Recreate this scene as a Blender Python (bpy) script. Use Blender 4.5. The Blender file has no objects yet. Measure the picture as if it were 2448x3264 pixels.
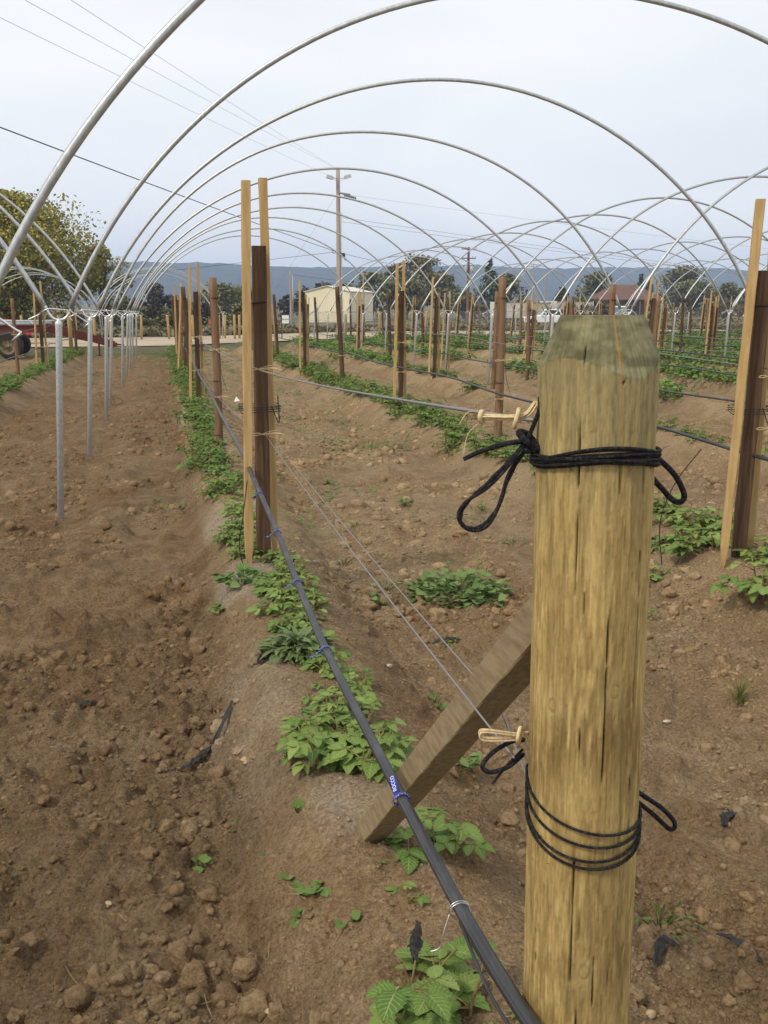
import bpy, math, random
import numpy as np
from mathutils import Vector, Matrix
R = math.radians
random.seed(7)
rng = np.random.default_rng(11)
SC = bpy.context.scene
COL = SC.collection

# ------------------------------------------------------------------ camera
cd = bpy.data.cameras.new("camera")
cam = bpy.data.objects.new("camera", cd); COL.objects.link(cam); SC.camera = cam
cd.sensor_fit = 'VERTICAL'; cd.sensor_height = 36.0; cd.lens = 36.0*3077/3264
cd.clip_start = 0.05; cd.clip_end = 20000
cam.location = (0, 0, 1.5)
cam.rotation_euler = (R(90-12.204), 0, R(-12.794))

# ------------------------------------------------------------------ sky, sun, exposure
SUN_EL, SUN_AZ = 48.0, -118.0        # azimuth clockwise from +Y (row direction): light from the left, behind the camera
w = bpy.data.worlds.new("World"); SC.world = w; w.use_nodes = True
SC.cycles.volume_bounces = 2
nt = w.node_tree; nt.nodes.clear()
o = nt.nodes.new('ShaderNodeOutputWorld'); bg = nt.nodes.new('ShaderNodeBackground')
sky = nt.nodes.new('ShaderNodeTexSky'); sky.sky_type = 'NISHITA'; sky.sun_disc = False
sky.sun_elevation = R(SUN_EL); sky.sun_rotation = R(SUN_AZ); sky.dust_density = 2.0
tc = nt.nodes.new('ShaderNodeTexCoord'); mp = nt.nodes.new('ShaderNodeMapping')
mp.inputs['Scale'].default_value = (1.0, 1.0, 3.5)
ns = nt.nodes.new('ShaderNodeTexNoise'); ns.inputs['Scale'].default_value = 2.2; ns.inputs['Detail'].default_value = 4; ns.inputs['Roughness'].default_value = .45
ns.inputs['Distortion'].default_value = .6
cr = nt.nodes.new('ShaderNodeValToRGB')
cr.color_ramp.elements[0].position = .30; cr.color_ramp.elements[0].color = (8.2, 8.5, 8.85, 1)
cr.color_ramp.elements[1].position = .72; cr.color_ramp.elements[1].color = (9.7, 9.85, 9.95, 1)
mx = nt.nodes.new('ShaderNodeMix'); mx.data_type = 'RGBA'; mx.inputs[0].default_value = .97
L = nt.links.new
L(tc.outputs['Generated'], mp.inputs['Vector']); L(mp.outputs[0], ns.inputs['Vector']); L(ns.outputs['Fac'], cr.inputs['Fac'])
L(sky.outputs[0], mx.inputs[6]); L(cr.outputs[0], mx.inputs[7]); L(mx.outputs[2], bg.inputs['Color'])
bg.inputs['Strength'].default_value = 0.093
L(bg.outputs[0], o.inputs['Surface'])
sd = bpy.data.lights.new("sun", 'SUN'); sd.energy = 2.0; sd.angle = R(10); sd.color = (1.0, .91, .74)
sun = bpy.data.objects.new("sun", sd); COL.objects.link(sun)
az, el = R(SUN_AZ), R(SUN_EL)
sv = Vector((math.sin(az)*math.cos(el), math.cos(az)*math.cos(el), math.sin(el)))
sun.rotation_euler = sv.to_track_quat('Z', 'Y').to_euler()
SC.view_settings.view_transform = 'Standard'; SC.view_settings.look = 'None'
SC.view_settings.exposure = 0.26; SC.view_settings.gamma = 1.0; SC.view_settings.use_curve_mapping = False

# ------------------------------------------------------------------ numpy noise
def _h(ix, iy, s):
    n = (ix.astype(np.int64)*374761393 + iy.astype(np.int64)*668265263 + s*974634217) & 0xffffffff
    n = ((n ^ (n >> 13))*1274126177) & 0xffffffff
    return ((n ^ (n >> 16)) & 0xffffff)/float(0xffffff)
def vnoise(x, y, s=0):
    ix, iy = np.floor(x), np.floor(y); fx, fy = x-ix, y-iy
    ux, uy = fx*fx*fx*(fx*(fx*6-15)+10), fy*fy*fy*(fy*(fy*6-15)+10)
    a = _h(ix, iy, s); b = _h(ix+1, iy, s); c = _h(ix, iy+1, s); d = _h(ix+1, iy+1, s)
    return (a+(b-a)*ux)*(1-uy)+(c+(d-c)*ux)*uy-.5
def fbm(x, y, s=0, o=4):
    r = 0; a = 1.0
    for i in range(o):
        r = r+a*vnoise(x*2**i+17.3*i, y*2**i-9.1*i, s+i); a *= .5
    return r
def lumps(x, y, cell, prob, s):
    """rounded clods scattered one per cell; returns height 0..1"""
    gx, gy = x/cell, y/cell
    ix, iy = np.floor(gx), np.floor(gy); best = np.zeros_like(gx)
    for dx in (-1, 0, 1):
        for dy in (-1, 0, 1):
            jx, jy = ix+dx, iy+dy
            px, py = jx+_h(jx, jy, s), jy+_h(jx, jy, s+1)
            rad = .22+.34*_h(jx, jy, s+2); on = _h(jx, jy, s+3) < prob
            an = _h(jx, jy, s+4)*3.14; st = .65+.5*_h(jx, jy, s+5)
            ddx, ddy = gx-px, gy-py
            u = ddx*np.cos(an)+ddy*np.sin(an); v = (-ddx*np.sin(an)+ddy*np.cos(an))/st
            q = 1-(u*u+v*v)/(rad*rad)
            best = np.maximum(best, np.where(on & (q > 0), np.power(np.clip(q, 0, 1), .85)*rad*1.9, 0))
    return best
def sstep(a, b, x):
    t = np.clip((x-a)/(b-a), 0, 1); return t*t*(3-2*t)

# ------------------------------------------------------------------ mesh helpers
def mesh(name, V, F, mat=None, parent=None, smooth=False, loc=None, uv=None, col=None):
    """V (n,3), F: list of faces or (m,k) array -> ONE mesh object"""
    me = bpy.data.meshes.new(name)
    V = np.asarray(V, np.float32).reshape(-1, 3)
    if isinstance(F, np.ndarray):
        k = F.shape[1]; m = F.shape[0]
        me.vertices.add(len(V)); me.vertices.foreach_set('co', V.ravel())
        me.loops.add(m*k); me.loops.foreach_set('vertex_index', F.astype(np.int32).ravel())
        me.polygons.add(m); me.polygons.foreach_set('loop_start', np.arange(0, m*k, k, dtype=np.int32))
        me.update(calc_edges=True)
    else:
        me.from_pydata(V.tolist(), [], [tuple(f) for f in F])
    if uv is not None:
        u = me.uv_layers.new(name='UVMap'); li = np.empty(len(me.loops), np.int32); me.loops.foreach_get('vertex_index', li)
        u.data.foreach_set('uv', np.asarray(uv, np.float32)[li].ravel())
    if col is not None:
        a = me.color_attributes.new('Col', 'FLOAT_COLOR', 'POINT')
        c = np.ones((len(V), 4), np.float32); c[:, :col.shape[1]] = col; a.data.foreach_set('color', c.ravel())
    if smooth: me.polygons.foreach_set('use_smooth', np.ones(len(me.polygons), bool))
    if mat is not None: me.materials.append(mat)
    ob = bpy.data.objects.new(name, me); COL.objects.link(ob)
    if parent is not None: ob.parent = parent
    if loc is not None: ob.location = loc
    return ob
class MB:
    def __init__(s): s.v = []; s.f = []; s.n = 0
    def add(s, V, F):
        V = np.asarray(V, float).reshape(-1, 3); s.v.append(V); s.f += [tuple(int(i)+s.n for i in f) for f in F]; s.n += len(V); return s
    def box(s, c, d, M=None, taper=1.0):
        x, y, z = (np.array(d)/2.0); t = taper
        V = np.array([(-x,-y,-z),(x,-y,-z),(x,y,-z),(-x,y,-z),(-x*t,-y*t,z),(x*t,-y*t,z),(x*t,y*t,z),(-x*t,y*t,z)])
        if M is not None: V = V@np.array(M).T
        return s.add(V+np.array(c), [(3,2,1,0),(4,5,6,7),(0,1,5,4),(1,2,6,5),(2,3,7,6),(3,0,4,7)])
    def tube(s, P, r, n=8, cap=True):
        P = np.asarray(P, float); m = len(P); r = np.broadcast_to(np.asarray(r, float), (m,))
        T = np.gradient(P, axis=0); T /= np.linalg.norm(T, axis=1)[:, None]+1e-12
        a = np.array([0, 0, 1.]) if abs(T[0][2]) < .9 else np.array([1., 0, 0])
        N = np.cross(T[0], a); N /= np.linalg.norm(N); V = []
        for i in range(m):
            N = N-T[i]*(N@T[i]); N /= np.linalg.norm(N)+1e-12; B = np.cross(T[i], N)
            t = np.linspace(0, 2*np.pi, n, endpoint=False)[:, None]
            V.append(P[i]+r[i]*(np.cos(t)*N+np.sin(t)*B))
        F = [(i*n+j, i*n+(j+1) % n, (i+1)*n+(j+1) % n, (i+1)*n+j) for i in range(m-1) for j in range(n)]
        if cap: F += [tuple(range(n-1, -1, -1)), tuple((m-1)*n+j for j in range(n))]
        return s.add(np.concatenate(V), F)
    def lathe(s, prof, n=16, c=(0,0,0)):
        V = [(rr*math.cos(2*math.pi*j/n)+c[0], rr*math.sin(2*math.pi*j/n)+c[1], z+c[2]) for rr, z in prof for j in range(n)]
        F = [(i*n+j, i*n+(j+1) % n, (i+1)*n+(j+1) % n, (i+1)*n+j) for i in range(len(prof)-1) for j in range(n)]
        F += [tuple(range(n-1, -1, -1)), tuple((len(prof)-1)*n+j for j in range(n))]
        return s.add(V, F)
    def prism(s, poly, y0, y1):
        """poly in xz extruded along y"""
        n = len(poly); V = [(x, y0, z) for x, z in poly]+[(x, y1, z) for x, z in poly]
        F = [tuple(range(n)), tuple(range(2*n-1, n-1, -1))]+[(i, n+i, n+(i+1) % n, (i+1) % n) for i in range(n)]
        return s.add(V, F)
    def build(s, name, mat, parent=None, smooth=False, loc=None):
        return mesh(name, np.concatenate(s.v), s.f, mat, parent, smooth, loc)
def spline(P, k=10):
    P = np.asarray(P, float); Q = np.vstack([2*P[0]-P[1], P, 2*P[-1]-P[-2]]); out = []
    for i in range(1, len(Q)-2):
        p0, p1, p2, p3 = Q[i-1:i+3]
        for t in np.linspace(0, 1, k, endpoint=False):
            out.append(.5*((2*p1)+(-p0+p2)*t+(2*p0-5*p1+4*p2-p3)*t*t+(-p0+3*p1-3*p2+p3)*t**3))
    out.append(P[-1]); return np.array(out)
def tag(ob, label, cat, group=None, kind=None):
    ob['label'] = label; ob['category'] = cat
    if group: ob['group'] = group
    if kind: ob['kind'] = kind
    return ob
def thing(name, label, cat, loc=(0,0,0), rz=0, group=None):
    ob = bpy.data.objects.new(name, None); COL.objects.link(ob); ob.location = loc; ob.rotation_euler = (0, 0, rz)
    ob.empty_display_size = .1
    return tag(ob, label, cat, group)
def dup(root, loc, rz=0, label=None, group=None, rot=None, scale=1.0):
    kids = {}
    def cp(ob, par):
        c = ob.copy(); COL.objects.link(c)
        if par is not None: c.parent = par
        for ch in kid.get(ob.name, []): cp(ch, c)
        return c
    kid = KIDS.setdefault(root.name, {})
    if not kid:
        for ch in root.children_recursive: kid.setdefault(ch.parent.name, []).append(ch)
        kid.setdefault('_', [])
    r = cp(root, None); r.location = loc; r.rotation_euler = rot if rot else (0, 0, rz); r.scale = (scale,)*3
    if label: r['label'] = label
    if group: r['group'] = group
    return r
KIDS = {}
ORD = 'first second third fourth fifth sixth seventh eighth ninth tenth eleventh twelfth thirteenth fourteenth'.split()

# ------------------------------------------------------------------ materials
def mat(name, base, rough=.8, metal=0.0, noise=None, bump=None, attr=False, spec=.3, trans=0.0):
    """noise = (scale xyz, colour2, lo, hi, detail); bump = (scale xyz, strength, distance)"""
    m = bpy.data.materials.new(name); m.use_nodes = True; t = m.node_tree; p = t.nodes['Principled BSDF']
    p.inputs['Roughness'].default_value = rough; p.inputs['Metallic'].default_value = metal
    p.inputs['Specular IOR Level'].default_value = spec
    p.inputs['Base Color'].default_value = (*base, 1); l = t.links.new; out = None
    def tex(sc, det, ro=.6):
        c = t.nodes.new('ShaderNodeTexCoord'); g = t.nodes.new('ShaderNodeMapping'); g.inputs['Scale'].default_value = sc
        n = t.nodes.new('ShaderNodeTexNoise'); n.inputs['Scale'].default_value = 1; n.inputs['Detail'].default_value = det; n.inputs['Roughness'].default_value = ro
        l(c.outputs['Object'], g.inputs['Vector']); l(g.outputs[0], n.inputs['Vector']); return n.outputs['Fac']
    if attr:
        a = t.nodes.new('ShaderNodeAttribute'); a.attribute_name = 'Col'; out = a.outputs['Color']
    if noise:
        f = tex(noise[0], noise[4] if len(noise) > 4 else 5)
        mr = t.nodes.new('ShaderNodeMapRange'); mr.inputs[1].default_value = noise[2]; mr.inputs[2].default_value = noise[3]
        l(f, mr.inputs[0]); mi = t.nodes.new('ShaderNodeMix'); mi.data_type = 'RGBA'
        l(mr.outputs[0], mi.inputs[0])
        if out is not None:
            mi.blend_type = 'MULTIPLY'; l(out, mi.inputs[6])
        else: mi.inputs[6].default_value = (*base, 1)
        mi.inputs[7].default_value = (*noise[1], 1); out = mi.outputs[2]
    if out is not None: l(out, p.inputs['Base Color'])
    if bump:
        f = tex(bump[0], 8, .7); b = t.nodes.new('ShaderNodeBump'); b.inputs['Strength'].default_value = bump[1]; b.inputs['Distance'].default_value = bump[2]
        l(f, b.inputs['Height']); l(b.outputs[0], p.inputs['Normal'])
    if trans:
        td = t.nodes.new('ShaderNodeBsdfTranslucent'); ms = t.nodes.new('ShaderNodeMixShader'); ms.inputs[0].default_value = trans
        if out is not None: l(out, td.inputs['Color'])
        else: td.inputs['Color'].default_value = (*base, 1)
        l(p.outputs[0], ms.inputs[1]); l(td.outputs[0], ms.inputs[2]); l(ms.outputs[0], t.nodes['Material Output'].inputs['Surface'])
    return m
def leafmat(name, c1, c2, c3, nveins=7, trans=.24, rough=.65):
    """leaf colour by plant-local noise, paler veins from the leaf's own UV"""
    m = bpy.data.materials.new(name); m.use_nodes = True; t = m.node_tree; p = t.nodes['Principled BSDF']; l = t.links.new
    p.inputs['Roughness'].default_value = rough; p.inputs['Specular IOR Level'].default_value = .14
    a = t.nodes.new('ShaderNodeAttribute'); a.attribute_name = 'Col'
    sx = t.nodes.new('ShaderNodeSeparateColor'); l(a.outputs['Color'], sx.inputs[0])
    r = t.nodes.new('ShaderNodeValToRGB'); e = r.color_ramp.elements
    e[0].color = (*c1, 1); e[1].color = (*c3, 1); k = e.new(.5); k.color = (*c2, 1); l(sx.outputs[0], r.inputs[0])
    out = r.outputs[0]
    if nveins:
        uv = t.nodes.new('ShaderNodeUVMap'); uv.uv_map = 'UVMap'; s = t.nodes.new('ShaderNodeSeparateXYZ'); l(uv.outputs[0], s.inputs[0])
        def M(op, a_, b_=None):
            n = t.nodes.new('ShaderNodeMath'); n.operation = op
            for i, q in enumerate((a_, b_)):
                if q is None: continue
                if isinstance(q, (int, float)): n.inputs[i].default_value = q
                else: l(q, n.inputs[i])
            return n.outputs[0]
        av = M('ABSOLUTE', s.outputs[1])
        ph = M('MULTIPLY', M('SUBTRACT', s.outputs[0], M('MULTIPLY', av, .28)), nveins*2*math.pi)
        vein = M('POWER', M('ADD', M('MULTIPLY', M('COSINE', ph), .5), .5), 6.0)
        mid = M('LESS_THAN', av, .05)
        vv = M('MAXIMUM', M('MULTIPLY', vein, .55), M('MULTIPLY', mid, .7))
        mi = t.nodes.new('ShaderNodeMix'); mi.data_type = 'RGBA'; l(vv, mi.inputs[0]); l(out, mi.inputs[6])
        mi.inputs[7].default_value = (c3[0]*1.35, c3[1]*1.25, c3[2]*1.5, 1); out = mi.outputs[2]
        b = t.nodes.new('ShaderNodeBump'); b.inputs['Strength'].default_value = .5; b.inputs['Distance'].default_value = .004; b.invert = True
        l(vv, b.inputs['Height']); l(b.outputs[0], p.inputs['Normal'])
    l(out, p.inputs['Base Color'])
    td = t.nodes.new('ShaderNodeBsdfTranslucent'); ms = t.nodes.new('ShaderNodeMixShader'); ms.inputs[0].default_value = trans
    l(out, td.inputs['Color']); l(p.outputs[0], ms.inputs[1]); l(td.outputs[0], ms.inputs[2]); l(ms.outputs[0], t.nodes['Material Output'].inputs['Surface'])
    return m

M_soil = mat('soil', (.15,.09,.05), .95, 0, ((75,75,75), (.60,.56,.52), .42, .68, 8), ((120,120,120), 1.0, .030), attr=True, spec=.12)
def crumb_bump(m, scales):
    t = m.node_tree; l = t.links.new; p = t.nodes['Principled BSDF']; prev = p.inputs['Normal'].links[0].from_node
    c = t.nodes.new('ShaderNodeTexCoord')
    for sc, dist, st in scales:
        wn = t.nodes.new('ShaderNodeTexNoise'); wn.inputs['Scale'].default_value = sc*1.3; wn.inputs['Detail'].default_value = 3
        ad = t.nodes.new('ShaderNodeMix'); ad.data_type = 'VECTOR'; ad.inputs[0].default_value = .035*20/sc
        v = t.nodes.new('ShaderNodeTexVoronoi'); v.inputs['Scale'].default_value = sc; v.inputs['Detail'].default_value = 1.0; v.inputs['Roughness'].default_value = .6
        iv = t.nodes.new('ShaderNodeMath'); iv.operation = 'SUBTRACT'; iv.inputs[0].default_value = 1.0
        b = t.nodes.new('ShaderNodeBump'); b.inputs['Strength'].default_value = st; b.inputs['Distance'].default_value = dist
        l(c.outputs['Object'], wn.inputs['Vector']); l(c.outputs['Object'], ad.inputs[4]); l(wn.outputs['Color'], ad.inputs[5]); l(ad.outputs[1], v.inputs['Vector'])
        l(v.outputs['Distance'], iv.inputs[1]); l(iv.outputs[0], b.inputs['Height']); l(b.outputs[0], prev.inputs['Normal']); prev = b
crumb_bump(M_soil, [(55, .012, .8), (17, .035, .75)])
M_clod = mat('clod_soil', (.15,.09,.05), .95, 0, ((95,95,95), (.62,.58,.54), .42, .70, 8), ((170,170,170), 1.0, .014), attr=True, spec=.1)
M_galv = mat('galvanised_steel', (.41,.43,.44), .45, .7, ((45,45,12), (.52,.54,.53), .45, .62, 3), ((90,90,30), .15, .003), spec=.5)
M_galvL = mat('galvanised_pipe', (.52,.55,.57), .5, .45, ((120,120,40), (.68,.71,.73), .42, .62, 3), ((150,150,60), .15, .002), spec=.5)
M_zinc = mat('bright_zinc_rod', (.72,.73,.72), .28, .9, spec=.5)
M_dark = mat('old_stake_wood', (.075,.043,.025), .85, 0, ((60,60,3), (.15,.092,.055), .42, .68, 6), ((90,90,5), .5, .006), spec=.2)
M_pole = mat('brown_pole_wood', (.225,.135,.078), .8, 0, ((45,45,3), (.125,.070,.040), .42, .68, 6), ((70,70,5), .45, .005), spec=.2)
M_lath = mat('pale_lath_wood', (.49,.33,.145), .7, 0, ((50,50,4), (.36,.225,.095), .42, .7, 6), ((90,90,6), .3, .003), spec=.25)
M_tan = mat('new_post_wood', (.52,.36,.16), .75, 0, ((25,25,3), (.38,.25,.10), .4, .7, 5), None, spec=.25)
M_brace = mat('weathered_brace_wood', (.285,.215,.125), .9, 0, ((90,14,90), (.185,.135,.075), .42, .68, 7), ((90,90,25), .35, .004), spec=.2)
M_twine = mat('black_twine', (.013,.012,.014), .75, 0, ((260,260,260), (.075,.072,.078), .47, .72, 4), ((900,900,900), 1.0, .004), spec=.25)
M_raffia = mat('cream_raffia', (.70,.54,.32), .75, 0, ((250,250,60), (.50,.36,.19), .42, .68, 4), ((500,500,60), .6, .002), spec=.3)
M_hose = mat('black_hose', (.030,.030,.034), .48, 0, ((40,8,40), (.075,.073,.078), .48, .75, 5), ((300,60,300), .12, .001), spec=.5)
M_wire = mat('grey_wire', (.22,.21,.22), .5, .3, spec=.4)
M_blue = mat('blue_tie', (.02,.035,.30), .45, 0, ((500,500,500), (.45,.5,.75), .56, .60, 2), spec=.4)
M_white = mat('white_ink', (.8,.82,.85), .6)
M_plastic = mat('black_plastic_film', (.014,.012,.012), .6, 0, None, ((40,40,40), .6, .01), spec=.5)
M_bark = mat('grey_bark', (.10,.075,.055), .9, 0, ((6,6,1.5), (.05,.038,.028), .4, .65, 5), ((14,14,4), .6, .03))
M_upole = mat('utility_pole_wood', (.40,.33,.28), .85, 0, ((6,6,.6), (.30,.23,.18), .4, .7, 5))
M_upoleb = mat('brown_utility_wood', (.20,.12,.085), .85, 0, ((6,6,.6), (.14,.08,.055), .4, .7, 5))
M_iron = mat('grey_metal', (.25,.26,.26), .5, .5)
M_cable = mat('cable_rubber', (.035,.035,.04), .6)
M_lampgrey = mat('lamp_housing', (.45,.46,.45), .5, .2)

# ------------------------------------------------------------------ terrain
ROWS = [-7.3,-4.95,-2.6,.47,3.05,5.25,7.5,10.1,12.9,15.5,17.8,20.2,22.6,25.0,27.4,29.8,32.2]
def gbase(Y):
    Y = np.asarray(Y, float)
    return np.where(Y < 40, -.005*np.maximum(Y, -20), np.where(Y < 100, -.2-.012*(Y-40), -.92-.004*(np.minimum(Y, 220)-100)))
def yend(X): return 33+1.3*np.clip(X, 0, 11.5)
def road_near(X): return 41+1.05*np.clip(X, 0, 14)
def bedh(X, Y):
    h = 0
    for xr in ROWS:
        d = X-xr; l = .30 if xr == .47 else .42
        h = np.maximum(h, np.where(d < 0, 1-sstep(.10, l+.08, -d), 1-sstep(.10, .55, d)))
    return h
def field_mask(X, Y): return 1-sstep(-1.0, 1.5, Y-yend(X))
def ground_h(X, Y, detail=True):
    X = np.asarray(X, float); Y = np.asarray(Y, float)
    fm = field_mask(X, Y); bh = bedh(X, Y)
    z = gbase(Y)+.20*bh*fm-.02*np.exp(-((X-.06)/.10)**2)*fm
    wob = fm*(.7+.3*(1-bh))
    z = z+wob*(.045*fbm(X*1.1, Y*1.1, 3, 3))
    if detail:
        rough = np.clip(1.05-.85*bh*sstep(-.15, .25, fbm(X*.8, Y*.8, 77, 2)+.32), .30, 1)*fm
        far_ = 1+.55*sstep(3, 7, Y); q1, q2, q3 = 1-sstep(1.6, 3.5, Y), 1-sstep(3.5, 7, Y), 1-.7*sstep(3.5, 7, Y)
        z = z+fm*(1-bh)*.022*np.sin(X*2*np.pi/.62+.6*fbm(X*.2, Y*.25, 12, 2))*(.6+fbm(X*.6, Y*.5, 13, 2))
        lane = 1+.25*((X > -1.9) & (X < .15))
        z = z+rough*lane*(.022*fbm(X*5, Y*5, 21, 3))
        z = z+rough*lane*(far_*.030*lumps(X, Y, .22, .30, 40)+q3*.036*lumps(X, Y, .11, .42, 50)+q2*.024*lumps(X+.3, Y, .055, .55, 60)+q1*.014*lumps(X, Y+.2, .03, .6, 70))
        z = z+(.25+.75*rough)*fm*q2*(.010*fbm(X*26, Y*26, 33, 4))
        z = z+(1-fm)*.05*fbm(X*.35, Y*.35, 5, 3)
    return z
def gz(x, y): return float(ground_h(np.array([x]), np.array([y]), False)[0])
def gzd(x, y): return float(ground_h(np.array([x]), np.array([y]), True)[0])

def axis(fine_lo, fine_hi, step, lo, hi, growth):
    mid = list(np.arange(fine_lo, fine_hi, step)); a = []; s = step; x = mid[-1]
    while x < hi: s *= growth; x += s; a.append(x)
    b = []; s = step; x = mid[0]
    while x > lo: s *= growth; x -= s; b.append(x)
    return np.array(b[::-1]+mid+a)
xs = axis(-.95, 1.75, .0085, -2200, 2500, 1.018)
ys = [-8.0]
while ys[-1] < .7: ys.append(ys[-1]+max(.009, .06*(.8-ys[-1])))
while ys[-1] < 50: ys.append(ys[-1]+max(.009, .0054*ys[-1]))
while ys[-1] < 2400: ys.append(ys[-1]*1.025)
ys = np.array(ys)
GX, GY = np.meshgrid(xs, ys)
GZ = ground_h(GX, GY)
# albedo map: damp loose soil, dry crust on the bed sides, tan stubble beyond the field, green film of weeds
c_wet, c_dry = np.array([.270,.180,.098]), np.array([.510,.375,.225])
def soil_col(X, Y):
    bh = bedh(X, Y)
    dry = np.clip((.40+.30*fbm(X*.7, Y*.7, 90, 4)+.42*fbm(X*6, Y*6, 95, 3)+.40*fbm(X*19, Y*19, 96, 3)+.40*bh-.08), 0, 1)
    dry = np.clip(dry+.30*(X > .9)-.20*((X < .2) & (X > -2.1)), 0, 1)
    c = c_wet+(c_dry-c_wet)*dry[..., None]
    red = np.clip(fbm(X*2.3, Y*1.0, 130, 3)+.1, 0, 1)[..., None]; c = c*(1-red*np.array([0,.10,.18]))
    crust = sstep(.05, .45, fbm(X*2.2, Y*1.3, 101, 3)+.2*bh)*sstep(.15, .6, bh)*(X < .6)*(X > .0)
    crust = np.clip(crust+.9*np.exp(-((X-.24)/.13)**2-((Y-3.1)/.5)**2)*(.6+fbm(X*9, Y*9, 104, 3)), 0, 1)[..., None]
    return c*(1-.75*crust)+np.array([.60,.485,.365])*.75*crust
fm = field_mask(GX, GY); colr = soil_col(GX, GY)
far = np.array([.215,.18,.115])+np.zeros_like(colr)
gmix = np.clip(.42+1.5*fbm(GX*.12, GY*.12, 8, 4), 0, 1)[..., None]
far = far*(1-gmix)+np.array([.115,.12,.055])*gmix
verge = sstep(-2.5, 1.0, GY-yend(GX))*(1-sstep(5.5, 8, GY-yend(GX)))
vg = np.clip(verge*(.55+1.4*fbm(GX*.5, GY*.5, 15, 4)), 0, 1)[..., None]
colr = colr*fm[..., None]+far*(1-fm[..., None])
colr = colr*(1-.7*vg)+np.array([.075,.11,.03])*.7*vg
rm = (GY > road_near(GX)-.3) & (GY < road_near(GX)+17)
GZ = np.where(rm, gbase(GY)-.05, GZ)
nx, ny = len(xs), len(ys)
idx = np.arange(nx*ny).reshape(ny, nx)
Fq = np.stack([idx[:-1, :-1].ravel(), idx[:-1, 1:].ravel(), idx[1:, 1:].ravel(), idx[1:, :-1].ravel()], 1)
ground = mesh('ground', np.stack([GX, GY, GZ], -1).reshape(-1, 3), Fq, M_soil, smooth=True, col=colr.reshape(-1, 3))
ground['kind'] = 'structure'
print('ground verts', nx*ny)

# dirt road, one sheet following the slope
M_road = mat('pale_dirt_road', (.42,.34,.25), .95, 0, ((.8,.25,.8), (.30,.235,.165), .42, .7, 6), ((6,6,6), .3, .02))
rx = np.concatenate([np.linspace(-60, 30, 61), np.linspace(34, 150, 30)])
V = []; n = 9
for x in rx:
    for t in np.linspace(0, 1, n):
        y = road_near(x)+t*16+.5*float(fbm(np.array([x*.25]), np.array([t*4]), 66, 2)[0])*(1 if t in (0., 1.) else .3)
        V.append((x, y, float(gbase(y))+.012))
F = [(i*n+j, (i+1)*n+j, (i+1)*n+j+1, i*n+j+1) for i in range(len(rx)-1) for j in range(n-1)]
road = mesh('dirt_road', V, F, M_road); road['kind'] = 'structure'

# ------------------------------------------------------------------ hills far behind
def ridge(name, y0, prof, seed, m, depth=480):
    X = np.linspace(-2150, 2520, 320); T = np.linspace(0, 1, 30); n = len(X)
    XX, TT = np.meshgrid(X, T)
    top = np.interp(XX, [p[0] for p in prof], [p[1] for p in prof])
    nz = fbm(XX/280, TT*2.4, seed, 5); fine = fbm(XX/13, TT*45, seed+5, 3)
    Z = top*TT**.8*(1+.30*nz*(1-.45*TT))+2.6*fine*np.sqrt(TT)-8
    V = np.stack([XX, y0+depth*TT+90*nz, Z], -1).reshape(-1, 3)
    F = np.array([(i*n+j, i*n+j+1, (i+1)*n+j+1, (i+1)*n+j) for i in range(len(T)-1) for j in range(n-1)])
    back = V[-n:].copy(); back[:, 2] = -8; back[:, 1] += 120; b = len(V); V = np.vstack([V, back])
    F = np.vstack([F, [(b-n+j, b-n+j+1, b+j+1, b+j) for j in range(n-1)]])
    ob = mesh(name, V, F, m, smooth=True); ob['kind'] = 'structure'
M_hill = mat('wooded_hill', (.022,.034,.022), .95, 0, ((.03,.03,.03), (.045,.055,.035), .42, .66, 8), ((.05,.05,.05), 1.0, 8))
ridge('hills', 1500, [(-2150,90),(-300,90),(0,91),(220,85),(520,83),(900,84),(1350,81),(2520,81)], 41, M_hill)

# ------------------------------------------------------------------ leaves
def leaflet(Lh, Wd, nu=9, nv=2, fold=.25, droop=.35, ser=.12, pleat=.02, tip=1.0):
    """one serrated, pleated leaflet along +x, base at origin -> V, F, UV"""
    us = np.linspace(0, 1, nu); vs = np.linspace(-1, 1, 2*nv+1)
    wd = np.sin(np.pi*np.power(us, .72))**.85; wd[0] = .04; wd[-1] = .0
    wd = wd*(1+ser*np.where(np.arange(nu) % 2 == 0, 1, -1)*(us > .05)*(us < .98))
    V = []; UV = []
    for i, u in enumerate(us):
        for v in vs:
            x = u*Lh-abs(v)*ser*.6*Lh*.15
            y = v*wd[i]*Wd*.5
            z = fold*abs(v)*wd[i]*Wd*.5-droop*Lh*u*u+pleat*Lh*math.cos((u-.28*abs(v))*7*2*math.pi)*abs(v)*(1 if nu > 6 else 0)
            V.append((x, y, z)); UV.append((u, v))
    k = 2*nv+1
    F = [(i*k+j, i*k+j+1, (i+1)*k+j+1, (i+1)*k+j) for i in range(nu-1) for j in range(k-1)]
    return np.array(V), np.array(F), np.array(UV)
def rotm(rz=0, ry=0, rx=0):
    return np.array(Matrix.Rotation(rz, 3, 'Z') @ Matrix.Rotation(ry, 3, 'Y') @ Matrix.Rotation(rx, 3, 'X'))
class LB:
    """collects leaves with uv and a per-leaf tone"""
    def __init__(s): s.V = []; s.F = []; s.U = []; s.C = []; s.n = 0
    def add(s, T, M, p, tone, sc=1.0):
        V, F, U = T; s.V.append(V*sc@M.T+p); s.F.append(F+s.n); s.U.append(U)
        s.C.append(np.full((len(V), 3), tone)); s.n += len(V)
    def arrays(s): return np.concatenate(s.V), np.concatenate(s.F), np.concatenate(s.U), np.concatenate(s.C)
    def build(s, name, m, parent=None, smooth=True):
        V, F, U, C = s.arrays(); return mesh(name, V, F, m, parent, smooth, uv=U, col=C)
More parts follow.
